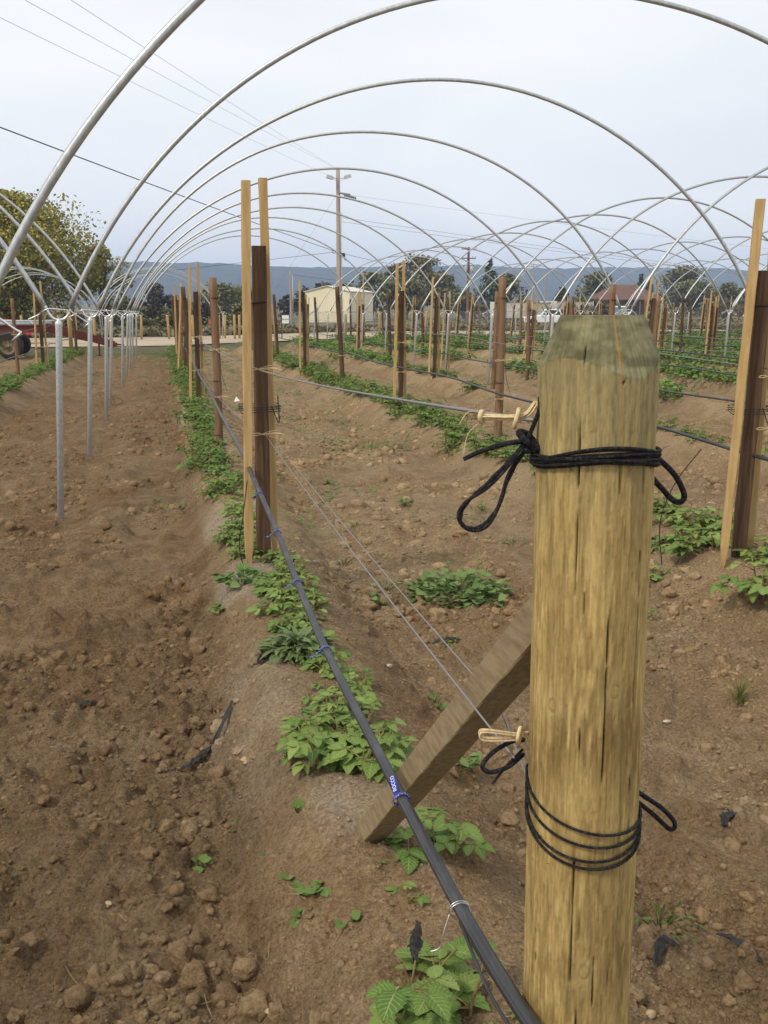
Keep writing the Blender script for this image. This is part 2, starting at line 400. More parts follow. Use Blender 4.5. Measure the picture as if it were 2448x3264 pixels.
HI = [leaflet(1, .72, 15, 3, .22, .28, .11, .022), leaflet(1, .66, 15, 3, .32, .42, .12, .026), leaflet(1, .78, 15, 3, .15, .2, .10, .02)]
MID = [leaflet(1, .7, 7, 1, .25, .35, .14, 0), leaflet(1, .62, 7, 1, .35, .2, .14, 0)]
LOW = [leaflet(1, .75, 4, 1, .2, .3, 0, 0)]
M_rasp = leafmat('raspberry_leaf', (.085,.165,.040), (.165,.255,.062), (.27,.345,.10))
M_raspf = leafmat('raspberry_leaf_far', (.075,.145,.034), (.130,.215,.050), (.195,.285,.075), nveins=0)
M_stem = mat('raspberry_stem', (.20,.17,.06), .7, 0, ((40,40,40), (.17,.07,.04), .45, .65, 3))
def compound(lb, sb, base, rz, pitch, size, T, r, five=False):
    """petiole with three or five leaflets"""
    d = np.array([math.cos(rz)*math.cos(pitch), math.sin(rz)*math.cos(pitch), math.sin(pitch)])
    pl = size*r.uniform(.7, 1.2); tip = base+d*pl+np.array([0, 0, -.12*pl])
    if sb is not None: sb.tube(spline([base, (base+tip)/2+np.array([0, 0, .07*pl]), tip], 3), np.linspace(.0026, .0014, 7)*(1 if size > .05 else .7), 4)
    tone = np.clip(r.normal(.5, .22), 0, 1)
    spots = [(0, 1.0, tip)]+[(s*r.uniform(1.0, 1.35), .82, tip-d*.06*pl) for s in (-1, 1)]
    if five: spots += [(s*r.uniform(1.5, 1.8), .66, tip-d*.38*pl) for s in (-1, 1)]
    for a, k, p in spots:
        M = rotm(rz+a, -pitch*.35+r.uniform(-.1, .35), r.uniform(-.3, .3))
        lb.add(T[r.integers(len(T))], M, p, np.clip(tone+r.normal(0, .08), 0, 1), size*k*r.uniform(.85, 1.1))
def make_rasp(name, nshoot, spread, hgt, size, T, r, mat_, stem=True, per=(4, 7), label='raspberry plant', rings=1):
    root = thing(name, label, 'raspberry plant')
    lb = LB(); sb = MB()
    for k in range(nshoot):
        a = r.uniform(0, 6.28); rr = spread*math.sqrt(r.uniform(0, 1)); b = np.array([rr*math.cos(a), rr*math.sin(a), -.02])
        h = hgt*r.uniform(.45, 1.0); lean = np.array([math.cos(a), math.sin(a), 0])*h*r.uniform(.1, .45)
        top = b+lean+np.array([0, 0, h])
        P = spline([b, b+lean*.3+np.array([0, 0, h*.55]), top], 4)
        if stem: sb.tube(P, np.linspace(.0035, .002, len(P)), 5)
        for i in range(r.integers(*per)):
            t = r.uniform(.25, 1); p = P[min(int(t*(len(P)-1)), len(P)-1)]
            compound(lb, sb if stem else None, p, r.uniform(0, 6.28), r.uniform(-.1, .75), size*r.uniform(.6, 1.1)*(1.1-.3*t), T, r, r.random() < .3)
    lb.build('foliage', mat_, root)
    if stem: sb.build('stem', M_stem, root, True)
    return root

# ------------------------------------------------------------------ raspberry rows
rr_ = np.random.default_rng(5)
hi = [make_rasp('raspberry_plant', 6, .09, .13, .080, HI, rr_, M_rasp, per=(3, 5)),
      make_rasp('raspberry_plant', 8, .11, .15, .076, HI, rr_, M_rasp, per=(3, 6)),
      make_rasp('raspberry_plant', 6, .085, .11, .082, HI, rr_, M_rasp, per=(3, 5)),
      make_rasp('raspberry_plant', 9, .125, .16, .070, HI, rr_, M_rasp, per=(4, 6))]
small = make_rasp('raspberry_plant', 2, .04, .07, .045, HI, rr_, M_rasp, per=(2, 4))
mid = [make_rasp('raspberry_plant', 11, .17, .18, .070, MID, rr_, M_raspf, stem=True, per=(4, 7)) for _ in range(4)]
protos = hi+[small]+mid
# near plants of the hose row, one by one
near = [(.50,1.50,2,1.6,'large leaved raspberry plant at the foot of the big round post'),
        (.66,1.42,0,.6,'low raspberry leaves tucked between the black hose and the big post'),
        (.50,1.88,4,1.2,'tiny yellowish raspberry sprout in front of the timber brace foot'),
        (.62,2.06,0,1.1,'raspberry plant growing under the slanting timber brace'),
        (.50,2.50,1,1.4,'leafy raspberry plant left of the hose just beyond the brace foot'),
        (.47,2.72,0,1.0,'second raspberry plant beyond the brace foot, hugging the hose'),
        (.56,2.98,0,.95,'sparse raspberry plant right under the hose beside the grey green weed'),
        (.60,3.30,2,1.0,'raspberry plant with leaves poking right of the hose behind the weed'),
        (.52,3.80,3,.9,'bushy raspberry plant in the dense green clump before the tall laths'),
        (.58,4.05,1,.95,'raspberry plant at the right edge of the clump before the tall laths'),
        (.50,4.32,3,.95,'raspberry plant in the middle of the clump before the tall laths'),
        (.60,4.62,3,.95,'raspberry plant at the right foot of the nearest tall laths'),
        (.42,4.42,2,.8,'small raspberry plant left of the hose before the tall laths'),
        (.36,5.35,3,.95,'raspberry plant directly behind the nearest tall laths'),
        (.40,5.75,1,1.0,'raspberry plant a step behind the nearest tall laths')]
rt = [(2.62,4.72,3,.95,'raspberry plant between the big post and the right edge stake'),(2.74,5.0,1,1.0,'taller raspberry plant just left of the right edge stake'),(2.86,4.80,3,1.0,'raspberry plant against the left foot of the right edge stake'),
      (2.55,5.2,0,1.0,'raspberry plant at the back of the clump left of the right edge stake'),(3.10,4.40,3,1.0,'raspberry plant at the right foot of the right edge stake'),(3.22,4.22,1,1.0,'raspberry plant at the right edge of the picture below the stake'),(2.95,5.5,3,1.0,'raspberry plant behind the right edge stake')]
near += [(.52,3.08,4,1.6,'small raspberry shoot between the leafy tuft and the grey green weed'),(.56,3.42,0,1.0,'raspberry plant right behind the grey green weed under the hose'),(.50,3.66,2,1.0,'raspberry plant at the near end of the clump before the tall laths'),(.56,2.78,0,1.0,'raspberry plant under the hose at the right of the leafy tuft'),(.46,3.02,4,1.5,'small raspberry shoot left of the hose before the grey green weed'),(.44,2.60,1,1.4,'raspberry plant left of the hose in the leafy tuft beyond the brace foot'),
         (.46,2.85,3,1.0,'raspberry plant at the back of the leafy tuft beyond the brace foot'),(.62,3.12,2,.9,'raspberry plant with leaves right of the hose beside the lower wire'),
         (.44,3.95,3,1.05,'raspberry plant at the left front of the clump before the tall laths'),(.54,4.18,1,1.1,'raspberry plant in the heart of the clump before the tall laths'),
         (.46,4.25,2,1.0,'raspberry plant on the left flank of the clump before the tall laths'),(.64,4.35,0,1.0,'raspberry plant on the right flank of the clump before the tall laths'),
         (.60,4.85,1,1.0,'raspberry plant pressed against the right side of the dark stake'),(.38,5.05,1,1.0,'raspberry plant at the left foot of the nearest tall laths'),
         (.30,5.55,3,1.0,'raspberry plant left of the band just behind the nearest tall laths'),(.45,5.55,0,1.0,'raspberry plant in the band just behind the dark stake')]
used = set()
def put(proto, loc, rz, label, group, sc):
    if proto.name not in used:
        used.add(proto.name); proto.location = loc; proto.rotation_euler = (0, 0, rz); proto.scale = (sc,)*3
        proto['label'] = label
        if group: proto['group'] = group
        return proto
    c = dup(proto, loc, rz, label, group, scale=sc)
    if not group and 'group' in c: del c['group']
    return c
for x, y, k, s, lab in near:
    x = .475+(x-.48)*.75; put(protos[k], (x, y, gz(x, y)-.01), random.uniform(0, 6.28), lab, 'raspberry plants of the hose row', s*.74)
for x, y, k, s, lab in rt: put(protos[k], (x, y, gz(x, y)-.01), random.uniform(0, 6.28), lab, 'raspberry plants of the second row', s*.95)
GL = {.47: ('raspberry plant in the leafy band under the drip hose row beyond the laths', 'raspberry plants along the hose row'),
      3.05: ('raspberry plant in the first green row right of the hose row', 'raspberry plants of the second row'),
      -2.6: ('raspberry plant in the bright green row left of the steel legs', 'raspberry plants of the left row'),
      5.25: ('raspberry plant in the second green row right of the hose row', 'raspberry plants of the third row'),
      7.5: ('raspberry plant in the third green row right of the hose row', 'raspberry plants of the fourth row')}
cnt = len(near); farspots = []
def gap(xr, y): return float(fbm(np.array([xr*3.1]), np.array([y*.55]), 200, 2)[0]) < -.17
for xr, y0, dy in [(.47,6.05,.33),(3.05,3.6,.33),(-2.6,11.8,.30),(5.25,7.4,.46),(7.5,10.6,.5)]:
    y = y0
    while y < yend(xr)-.5:
        x = xr+random.gauss(0, .09); lim = 300
        if xr == .47: x = .40+random.gauss(0, .05)
        if (xr > 4 or y < 6) and y < 24 and gap(xr, y): y += dy; continue
        k = 5+random.randrange(4) if y > 6.8 else random.randrange(4)
        s = random.uniform(.75, 1.15)*(1.15 if y > 14 else 1)*(1.2 if xr == 3.05 else 1)
        if cnt < 300:
            put(protos[k], (x, y, gz(x, y)-.02), random.uniform(0, 6.28), *GL[xr], s); cnt += 1
        else: farspots.append((x, y, s))
        y += dy*random.uniform(.75, 1.25)
for xr in ROWS:
    if xr in (.47, 3.05, -2.6, 5.25, 7.5): continue
    y = max(9.0, (abs(xr)-1)*1.05)
    while y < yend(xr)-.5:
        if not gap(xr, y): farspots.append((xr+random.gauss(0, .1), y, random.uniform(.85, 1.3)))
        y += random.uniform(.26, .42)
lowv = []
for k in range(5):
    lb = LB()
    for i in range(130):
        p = np.array([rng.normal(0, .14), rng.normal(0, .2), abs(rng.normal(.09, .06))])
        lb.add(LOW[0], rotm(rng.uniform(0, 6.28), rng.uniform(-.5, .5), rng.uniform(-.5, .5)), p, np.clip(rng.normal(.5, .25), 0, 1), rng.uniform(.05, .10))
    lowv.append(lb.arrays())
def scatter(name, spots, variants, m, label, cat):
    V = []; F = []; U = []; C = []; n = 0
    for x, y, s in spots:
        v, f, u, c = variants[random.randrange(len(variants))]; M = rotm(random.uniform(0, 6.28))
        V.append(v*s@M.T+np.array([x, y, gz(x, y)])); F.append(f+n); U.append(u); C.append(np.clip(c+random.gauss(0, .08), 0, 1)); n += len(v)
    ob = mesh(name, np.concatenate(V), np.concatenate(F), m, None, True, uv=np.concatenate(U), col=np.concatenate(C))
    return tag(ob, label, cat, None, 'stuff')
scatter('raspberry_foliage', farspots, lowv, M_raspf, 'leafy green raspberry rows filling the far field', 'raspberry rows')

# low weeds: thin green film between the rows
M_weed = leafmat('weed_leaf', (.07,.13,.035), (.11,.19,.05), (.165,.25,.075), nveins=0)
wv = []
for k in range(4):
    lb = LB()
    for i in range(40):
        lb.add(LOW[0], rotm(rng.uniform(0, 6.28), rng.uniform(-.6, .3), 0), np.array([rng.normal(0, .13), rng.normal(0, .13), abs(rng.normal(.015, .012))]), np.clip(rng.normal(.5, .25), 0, 1), rng.uniform(.015, .04))
    wv.append(lb.arrays())
ws = []
for (x, y, sx, sy, n) in [(2.2,10.4,.35,.5,12),(1.4,8.0,.2,.3,5),(1.9,12.5,.5,1.2,16),(2.0,16,.6,2.5,36),(2.1,22,.6,3,50),(1.7,27,.6,3,40),(4.1,14,.4,2,14),(4.3,21,.5,3,36),(4.2,28,.6,4,44),(6.6,22,.5,4,36),(6.5,32,.7,4,50),(9,28,.8,5,60),(11.5,30,.8,6,60),(14.5,33,1,6,70),(19,36,1.5,6,80),(24,40,2,5,80),(-1.6,25,.3,4,10),(-3.6,22,.4,4,50),(-.2,31,.9,1.6,60),(1.4,32.5,1.2,1.5,60),(4,37.5,2,1.5,80),(9,43,3,1.6,110),(16,47,4,1.5,120),(24,48,4,1.5,120),(2.0,6.2,.3,.5,3),(1.6,5.4,.3,.4,2),(.75,6.6,.1,.5,3),(.2,7.2,.12,.4,3)]:
    for i in range(n): ws.append((random.gauss(x, sx), random.gauss(y, sy), random.uniform(.7, 1.5)))
scatter('low_weeds', ws, wv, M_weed, 'thin low weeds spreading in green patches between the rows', 'weeds')

# ------------------------------------------------------------------ clods of loose soil
def ico(sub):
    import bmesh
    bm = bmesh.new(); bmesh.ops.create_icosphere(bm, subdivisions=sub, radius=1)
    V = np.array([v.co[:] for v in bm.verts]); F = np.array([[v.index for v in f.verts] for f in bm.faces]); bm.free(); return V, F
def clodmesh(sub, r):
    V, F = ico(sub); V = V.copy()
    for k in range(5):
        d = r.normal(size=3); d /= np.linalg.norm(d); t = V@d; cut = r.uniform(.55, .85); V -= np.clip(t-cut, 0, None)[:, None]*d*.85
    nz = sum(a*np.sin(V@r.normal(size=3)*f+r.uniform(0, 6)) for a, f in ((.13, 2.2), (.11, 3.5), (.09, 5.5), (.075, 9), (.06, 13), (.05, 18)))
    V *= (1+nz)[:, None]; V *= r.uniform(.75, 1.15, 3)*np.array([1, 1, .8]); return V, F
CL = [clodmesh(3, rng) for _ in range(6)]; CM = [clodmesh(2, rng) for _ in range(8)]
V = []; F = []; C = []; n = 0
def clod(x, y, s, T, tone):
    global n
    v, f = T[random.randrange(len(T))]; M = rotm(random.uniform(0, 6.28), random.uniform(-.4, .4))
    V.append(v*s@M.T+np.array([x, y, gzd(x, y)+s*.05])); F.append(f+n); n += len(v)
    c = (c_wet+(c_dry-c_wet)*tone)*np.array([1, 1, 1]); C.append(np.tile(c, (len(v), 1)))
CS = [clodmesh(1, rng) for _ in range(10)]
def sow(x, y, s_, embed=.0):
    z = ground_h(x, y); cc = soil_col(x, y)*rng.uniform(.82, 1.14, (len(x), 1))
    for k in range(len(x)):
        s = s_[k]; T = CL if s > .016 and y[k] < 5 else (CM if s > .0075 and y[k] < 7 else CS)
        v, f = T[random.randrange(len(T))]; M = rotm(random.uniform(0, 6.28), random.uniform(-.5, .5), random.uniform(-.5, .5))
        V.append(v*s@M.T+np.array([x[k], y[k], z[k]+s*embed])); CF.append((f, len(v))); C.append(np.tile(cc[k], (len(v), 1)))
CF = []
y = .9+13.5*rng.random(80000)**1.8; x = rng.uniform(-.30*y-.7, .72*y+.6)
b_ = bedh(x, y); cl = fbm(x*1.3, y*1.3, 300, 3); k = (rng.random(len(x)) > b_*.78) & (cl > -.22+.25*rng.random(len(x))); x, y = x[k], y[k]
sow(x, y, np.minimum(.026*(1-.70*b_[k]), .0034*np.exp(rng.exponential(1/2.15, len(x))))*rng.uniform(.8, 1.2, len(x))*np.where(y < 4, 1, np.where(y < 7, 1.7, 2.3)))
y = rng.uniform(1.2, 5.5, 700); x = .03+rng.normal(0, .09, 700)-.05*(y < 2.4)
sow(x, y, np.minimum(.034, .0055*np.exp(rng.exponential(1/1.7, 700))))
for f, m_ in CF: F.append(f+n); n += m_
tag(mesh('soil_clods', np.concatenate(V), np.concatenate(F), M_clod, None, False, col=np.concatenate(C)), 'loose brown clods of soil strewn over the tilled ground', 'soil', None, 'stuff')

# ------------------------------------------------------------------ the big end post
def end_post():
    H0, H1, r0 = -.45, 1.487, .0680
    nz_, na = 560, 240
    z = np.concatenate([np.linspace(H0, .45, 60, endpoint=False), np.linspace(.45, H1, nz_)])
    a = np.linspace(0, 2*np.pi, na, endpoint=False)
    A, Z = np.meshgrid(a, z)
    rad = r0+.0015*(1.4-Z)+.0016*fbm(np.cos(A)*1.5+Z*.9, np.sin(A)*1.5+Z*.3, 9, 2)
    # saw-cut bevel with slightly different planes round the top
    cut = .0452+(H1-Z)*.42+.0035*np.cos(A*3+.8)+.002*np.cos(A*2)
    bev = cut < rad
    rad = np.minimum(rad, cut)
    ax, ay = np.cos(A)*r0, np.sin(A)*r0
    grain = fbm(A*44, Z*20.0, 61, 4)                              # fine vertical fibres
    flake = fbm(A*9+.5*fbm(A*5, Z*3, 62, 2), Z*17+1.1*np.abs(vnoise(A*38, Z*3, 69)), 63, 4)   # torn shavings
    rad = rad+np.where(bev, .0005*fbm(A*3, Z*105, 74, 3), .0005*grain-.0009*sstep(.02, .08, flake))
    base = np.array([.435,.305,.110]); pale = np.array([.545,.415,.185]); brown = np.array([.225,.145,.052]); grey = np.array([.245,.215,.115]); green = np.array([.118,.108,.056])
    c = base+(pale-base)*np.clip(.5+1.2*grain, 0, 1)[..., None]*.6
    f = (sstep(.02, .07, flake)*(.45+.55*sstep(.0, .3, flake)))[..., None]; c = c*(1-.40*f)+brown*.40*f; f2 = sstep(.10, .16, -flake)[..., None]; c = c*(1-.4*f2)+np.array([.56,.41,.165])*.4*f2
    big = sstep(-.05, .35, fbm(A*1.6+3, Z*2.6, 71, 3))[..., None]; c = c*(1-.5*big)+np.array([.285,.195,.075])*.5*big
    for zc, s, k in ((.98, .085, .7), (.66, .10, .55), (.80, .05, .3)):  # darker scalloped belts at the knot whorls
        zz = zc+.05*np.cos((A+1.75)*2)
        b = np.exp(-((Z-zz)/s)**2)*np.clip(.45+1.7*fbm(A*11, Z*26, 72, 3)+.3, 0, 1); c = c*(1-k*b[..., None])+brown*.75*k*b[..., None]
    up = sstep(1.22, 1.45, Z+.05*fbm(A*3, Z*4, 73, 3)+.06*flake)[..., None]; c = c*(1-.72*up)+grey*.72*up
    bt = np.clip(.5+1.3*fbm(A*2.2, Z*105, 74, 3), 0, 1)[..., None]
    c = np.where(bev[..., None], green*(1-bt*.55)+np.array([.34,.32,.18])*bt*.55, c)
    c = c*(1+.32*fbm(A*60, Z*14, 75, 3))[..., None]
    fl = sstep(.13, .24, fbm(A*34, Z*38, 77, 3))[..., None]; c = c*(1-.16*fl)
    # drying cracks: real grooves, dark inside
    def crack(a0, z0, z1, wid, dep, wob, s):
        nonlocal rad, c
        ac = a0+wob*(Z-z1)+.05*fbm(Z*5, Z*0+s, 80+s, 3)
        d = np.abs((A-ac+np.pi) % (2*np.pi)-np.pi)*r0
        taper = sstep(z0, z0+.10, Z)*(1-sstep(z1-.08, z1, Z))*(.25+1.7*np.abs(vnoise(Z*16, Z*0+s, 85)))
        k = np.clip(1-d/(wid*.42*taper+1e-6), 0, 1); rad = rad-dep*k**.6
        c = c*(1-np.clip(k*1.7, 0, 1)[..., None]*.93)
    v0 = math.atan2(-1.03, -.49)                                # side facing the camera
    for q in [(-.22,1.12,1.49,.0016,.006,.05,1),(.42,1.17,1.43,.0024,.008,-.06,2),(-.05,.30,1.24,.0017,.007,.09,3),
              (.33,.55,1.20,.0015,.006,.06,5),(.05,.35,.86,.0018,.007,.10,7),(.95,.6,1.44,.0012,.003,0,8),(.62,.4,.8,.001,.003,.02,10),(-.85,.55,.9,.001,.003,.02,11)]:
        crack(v0+q[0], *q[1:])
    # rust coloured saw line beside the right crack on the bevel
    d = np.abs((A-(v0+.40+.35*(1.45-Z))+np.pi) % (2*np.pi)-np.pi)*r0
    k = np.clip(1-d/.0032, 0, 1)*(Z > 1.16)*(.55+.45*(Z > 1.43)); c = c*(1-.75*k[..., None])+np.array([.42,.24,.06])*.75*k[..., None]
    for (ka, kz, s) in ((.52, 1.06, .0065), (-.60, 1.035, .006), (.14, .69, .0075)):      # knots
        da = ((A-(v0+ka)+np.pi) % (2*np.pi)-np.pi)*r0; d = np.sqrt((da/.85)**2+((Z-kz)/1.3)**2)
        k = np.exp(-(d/s)**4); ring = np.exp(-((d-s)/(s*.18))**2)
        c = c*(1-.55*k[..., None])+np.array([.46,.31,.13])*.55*k[..., None]; c = c*(1-.45*ring[..., None]); rad = rad+.0004*k-.0005*ring
        halo = np.exp(-(d/(s*2.6))**2)*(1-k); c = c*(1-.45*halo[..., None])+pale*.45*halo[..., None]
    lx, ly = .0142*(1.4-Z), .004*(1.4-Z)
    Vv = np.stack([rad*np.cos(A)+lx, rad*np.sin(A)+ly, Z], -1).reshape(-1, 3)
    m_, k_ = len(z), na; I = np.arange(m_*k_).reshape(m_, k_)
    Fv = np.stack([I[:-1].ravel(), np.roll(I[:-1], -1, 1).ravel(), np.roll(I[1:], -1, 1).ravel(), I[1:].ravel()], 1)
    mw = mat('post_wood', (.4,.3,.1), .8, 0, ((260,260,60), (.80,.75,.68), .45, .72, 6), ((480,480,60), .6, .0016), attr=True, spec=.2)
    root = thing('end_post', 'big round yellowish end post with a tapered greenish top in front', 'post', (.484, 1.03, 0))
    mesh('post_body', Vv, Fv, mw, root, True, col=np.clip(c, .003, 1).reshape(-1, 3))
    top = Vv[-na:]; tv = [top*np.array([k, k, 0])+np.array([0, 0, H1-.0004]) for k in (1, .75, .5, .25)]+[np.array([[0, 0, H1-.0004]])]
    Ft = [(i*na+j, i*na+(j+1) % na, (i+1)*na+(j+1) % na, (i+1)*na+j) for i in range(3) for j in range(na)]+[(3*na+j, 3*na+(j+1) % na, 4*na) for j in range(na)]
    mesh('sawn_top', np.vstack(tv), Ft, mat('sawn_end_grain', (.20,.13,.09), .9, 0, ((160,160,160), (.12,.075,.05), .4, .7, 4)), root)
end_post()
PC = np.array([.484, 1.03, 0])
def around(a0, a1, zf, r, n=48):
    t = np.linspace(0, 1, n); a = a0+(a1-a0)*t
    zz = np.array([zf(x) for x in t]); return np.stack([PC[0]+.0142*(1.4-zz)+(r-.001)*np.cos(a), PC[1]+(r-.001)*np.sin(a), zz], 1)
VIEW = math.atan2(-1.03, -.49)
# upper twine: flat bundle of strands with a knot at the left, two loops and a tail
up = thing('black_twine', 'black twine bundle bound round the top of the big post', 'twine', (0, 0, 0))
b = MB()
for k in range(12):
    z0 = 1.330+.00115*(k-6)+random.uniform(-.001, .001); ph = random.uniform(0, 6); am = random.uniform(.001, .0035)
    r_ = .0735+.0016*((k*7) % 3)
    zf = lambda t, z0=z0, ph=ph, am=am, k=k: z0+am*math.sin(t*9+ph)-.006*math.sin(t*6.28+1)+(.012*(t-.5) if k > 9 else 0)
    b.tube(around(VIEW-1.85, VIEW+1.75, zf, r_-.002), .0019, 5)
    b.tube(around(VIEW+1.75, VIEW+2*math.pi-1.85, lambda t, a=zf: a(1)*(1-t)+a(0)*t, r_-.002), .0019, 5)
b.build('wrapping', M_twine, up, True)
kn = np.array([.405, 1.04, 1.345])
b = MB()
b.tube(spline([kn+(.012,0,-.012), kn+(-.004,-.012,0), kn+(-.010,0,.010), kn+(.004,.008,.006), kn+(.010,-.008,-.008), kn+(-.006,-.006,-.010)], 6), .0042, 7)
b.tube(spline([kn+(.0,.0,.0), kn+(.012,-.004,.035), kn+(.014,0,.05)], 6), .0026, 6)
b.build('knot', M_twine, up, True)
b = MB(); pts = [kn, (.378,1.03,1.322), (.350,1.02,1.300), (.325,1.015,1.280), (.317,1.01,1.263), (.326,1.01,1.253), (.345,1.015,1.254), (.364,1.02,1.272), (.382,1.03,1.308), kn+(.002,0,-.004)]
b.tube(spline(pts, 8), 0.0023*(1+.18*np.sin(np.arange(73)*1.1)), 6)
b.tube(spline(np.array(pts)+np.array([[.0035*math.sin(q*1.3), -.002, .003*math.cos(q*1.7)] for q in range(10)]), 8), .0019, 6)
b.build('loop', M_twine, up, True)
b = MB(); b.tube(spline([kn, (.375,1.03,1.344), (.345,1.03,1.336), (.326,1.03,1.328)], 6), np.linspace(.0034, .0026, 19), 6); b.build('tail', M_twine, up, True)
b = MB(); b.tube(spline([(.562,1.06,1.325), (.575,1.05,1.318), (.594,1.04,1.299), (.606,1.035,1.276), (.604,1.035,1.266), (.592,1.035,1.268), (.577,1.04,1.284), (.560,1.06,1.308)], 8), .0036, 7); b.build('loop', M_twine, up, True)
# lower twine: four separate turns and two small loops
lo = thing('black_twine', 'thin black twine wound four times round the lower big post', 'twine', (0, 0, 0))
b = MB()
for k, (zl, zm, zr) in enumerate([(.925,.880,.878), (.905,.860,.872), (.885,.838,.866), (.880,.828,.856)]):
    zf = lambda t, zl=zl, zm=zm, zr=zr: zl+(zr-zl)*t+(zm-(zl+zr)/2)*4*t*(1-t)*.8
    b.tube(around(VIEW-1.6, VIEW+1.6, zf, .0718), .0019, 6)
    b.tube(around(VIEW+1.6, VIEW+2*math.pi-1.6, lambda t, zl=zl, zr=zr: zr*(1-t)+zl*t, .0718), .0019, 6)
b.build('wrapping', M_twine, lo, True)
b = MB(); b.tube(spline([(.425,1.07,.958), (.405,1.06,.962), (.378,1.05,.956), (.362,1.045,.942), (.372,1.045,.932), (.398,1.05,.934), (.425,1.07,.938)], 8), .0030, 7); b.build('loop', M_twine, lo, True)
b = MB(); b.tube(spline([(.42,1.06,.95), (.395,1.05,.935), (.375,1.045,.915)], 6), .0018, 5); b.build('tail', M_twine, lo, True)
b = MB(); b.tube(spline([(.566,1.06,.885), (.585,1.05,.872), (.612,1.045,.852), (.628,1.04,.832), (.622,1.04,.824), (.603,1.045,.842), (.580,1.05,.862), (.566,1.06,.872)], 8), .0032, 7); b.build('loop', M_twine, lo, True)

def fray(parent, P, n_, sp):
    b = MB()
    for _ in range(n_):
        p = np.array(P[random.randrange(len(P))], float)+np.array([random.gauss(0, sp), random.gauss(0, sp), random.gauss(0, sp)]); d = np.array([random.gauss(0, 1), random.gauss(0, 1)-.3, random.gauss(0, 1)]); d *= random.uniform(.004, .012)/np.linalg.norm(d)
        b.tube(spline([p, p+d*.6+np.array([0, 0, .001]), p+d], 3), .00028, 3)
    f = b.build('fray', M_twine, parent); f['kind'] = 'stuff'
fray(up, spline(pts, 8), 46, .001); fray(up, around(VIEW-1.3, VIEW+1.3, lambda t: 1.328, .0745), 40, .004)
fray(lo, around(VIEW-1.3, VIEW+1.3, lambda t: .85, .072), 26, .010)
# raffia knots where the wires meet the post
def strands(P, n, r, spread):
    b = MB()
    for k in range(n):
        off = np.array([random.gauss(0, 1), random.gauss(0, 1), random.gauss(0, 1)])*spread
        Q = np.array(P, float)+off*np.linspace(.5, 1, len(P))[:, None]; b.tube(spline(Q, 7), r*random.uniform(.7, 1.2), 5)
    return b
rk = thing('raffia_tie', 'thick cream raffia knot at the top of the big post', 'raffia tie')
strands([(.420,1.05,1.388), (.409,1.05,1.374), (.395,1.06,1.370), (.375,1.07,1.370), (.364,1.08,1.369)], 14, .0012, .0020).build('bow', M_raffia, rk, True)
b = MB(); b.tube(spline([(.398,1.05,1.380), (.392,1.042,1.370), (.393,1.05,1.360), (.399,1.058,1.370), (.398,1.05,1.381)], 6), .0028, 7); b.tube(spline([(.363,1.08,1.376), (.359,1.075,1.37), (.363,1.08,1.363), (.367,1.085,1.37), (.363,1.08,1.376)], 6), .0030, 7); b.build('knot', M_raffia, rk, True)
b = MB(); b.tube(spline([(.363,1.08,1.374), (.345,1.075,1.376), (.332,1.07,1.362)], 6), .0005, 4); b.tube(spline([(.362,1.08,1.364), (.345,1.075,1.350), (.338,1.07,1.325)], 6), .0005, 4); b.build('loose_fibre', M_raffia, rk, True)
rk = thing('raffia_tie', 'cream raffia loop at the lower left side of the big post', 'raffia tie')
strands([(.428,1.06,.972), (.410,1.05,.976), (.385,1.045,.984), (.362,1.045,.988), (.362,1.045,.979), (.385,1.045,.975), (.410,1.05,.972)], 12, .0011, .0016).build('bow', M_raffia, rk, True)
b = MB(); b.tube(spline([(.412,1.05,.985), (.406,1.043,.975), (.410,1.05,.965), (.416,1.057,.975), (.412,1.05,.985)], 6), .0026, 7); b.build('knot', M_raffia, rk, True)

# ------------------------------------------------------------------ brace
def brace():
    p0 = np.array([.452, 2.27, .10]); p1 = np.array([.505, 1.075, 1.170]); d = p1-p0; Ln = np.linalg.norm(d); d /= Ln
    x = np.array([1., 0, 0]); x -= d*(x@d); x /= np.linalg.norm(x); y = np.cross(d, x); h = .0285; V = []; n = 60
    for i in range(n):
        t = i/(n-1)
        for sx, sy in [(-1,-.93),(-.93,-1),(.93,-1),(1,-.93),(1,.93),(.93,1),(-.93,1),(-1,.93)]:
            j = .0012*random.gauss(0, 1); V.append(p0+d*Ln*t+x*(sx*h+j*.3)+y*(sy*h+j*.3))
    F = [(i*8+j, i*8+(j+1) % 8, (i+1)*8+(j+1) % 8, (i+1)*8+j) for i in range(n-1) for j in range(8)]+[tuple(range(7, -1, -1)), tuple((n-1)*8+j for j in range(8))]
    tag(mesh('timber_brace', np.array(V), F, M_brace), 'square weathered timber brace slanting from the ground to the big post', 'brace')
brace()

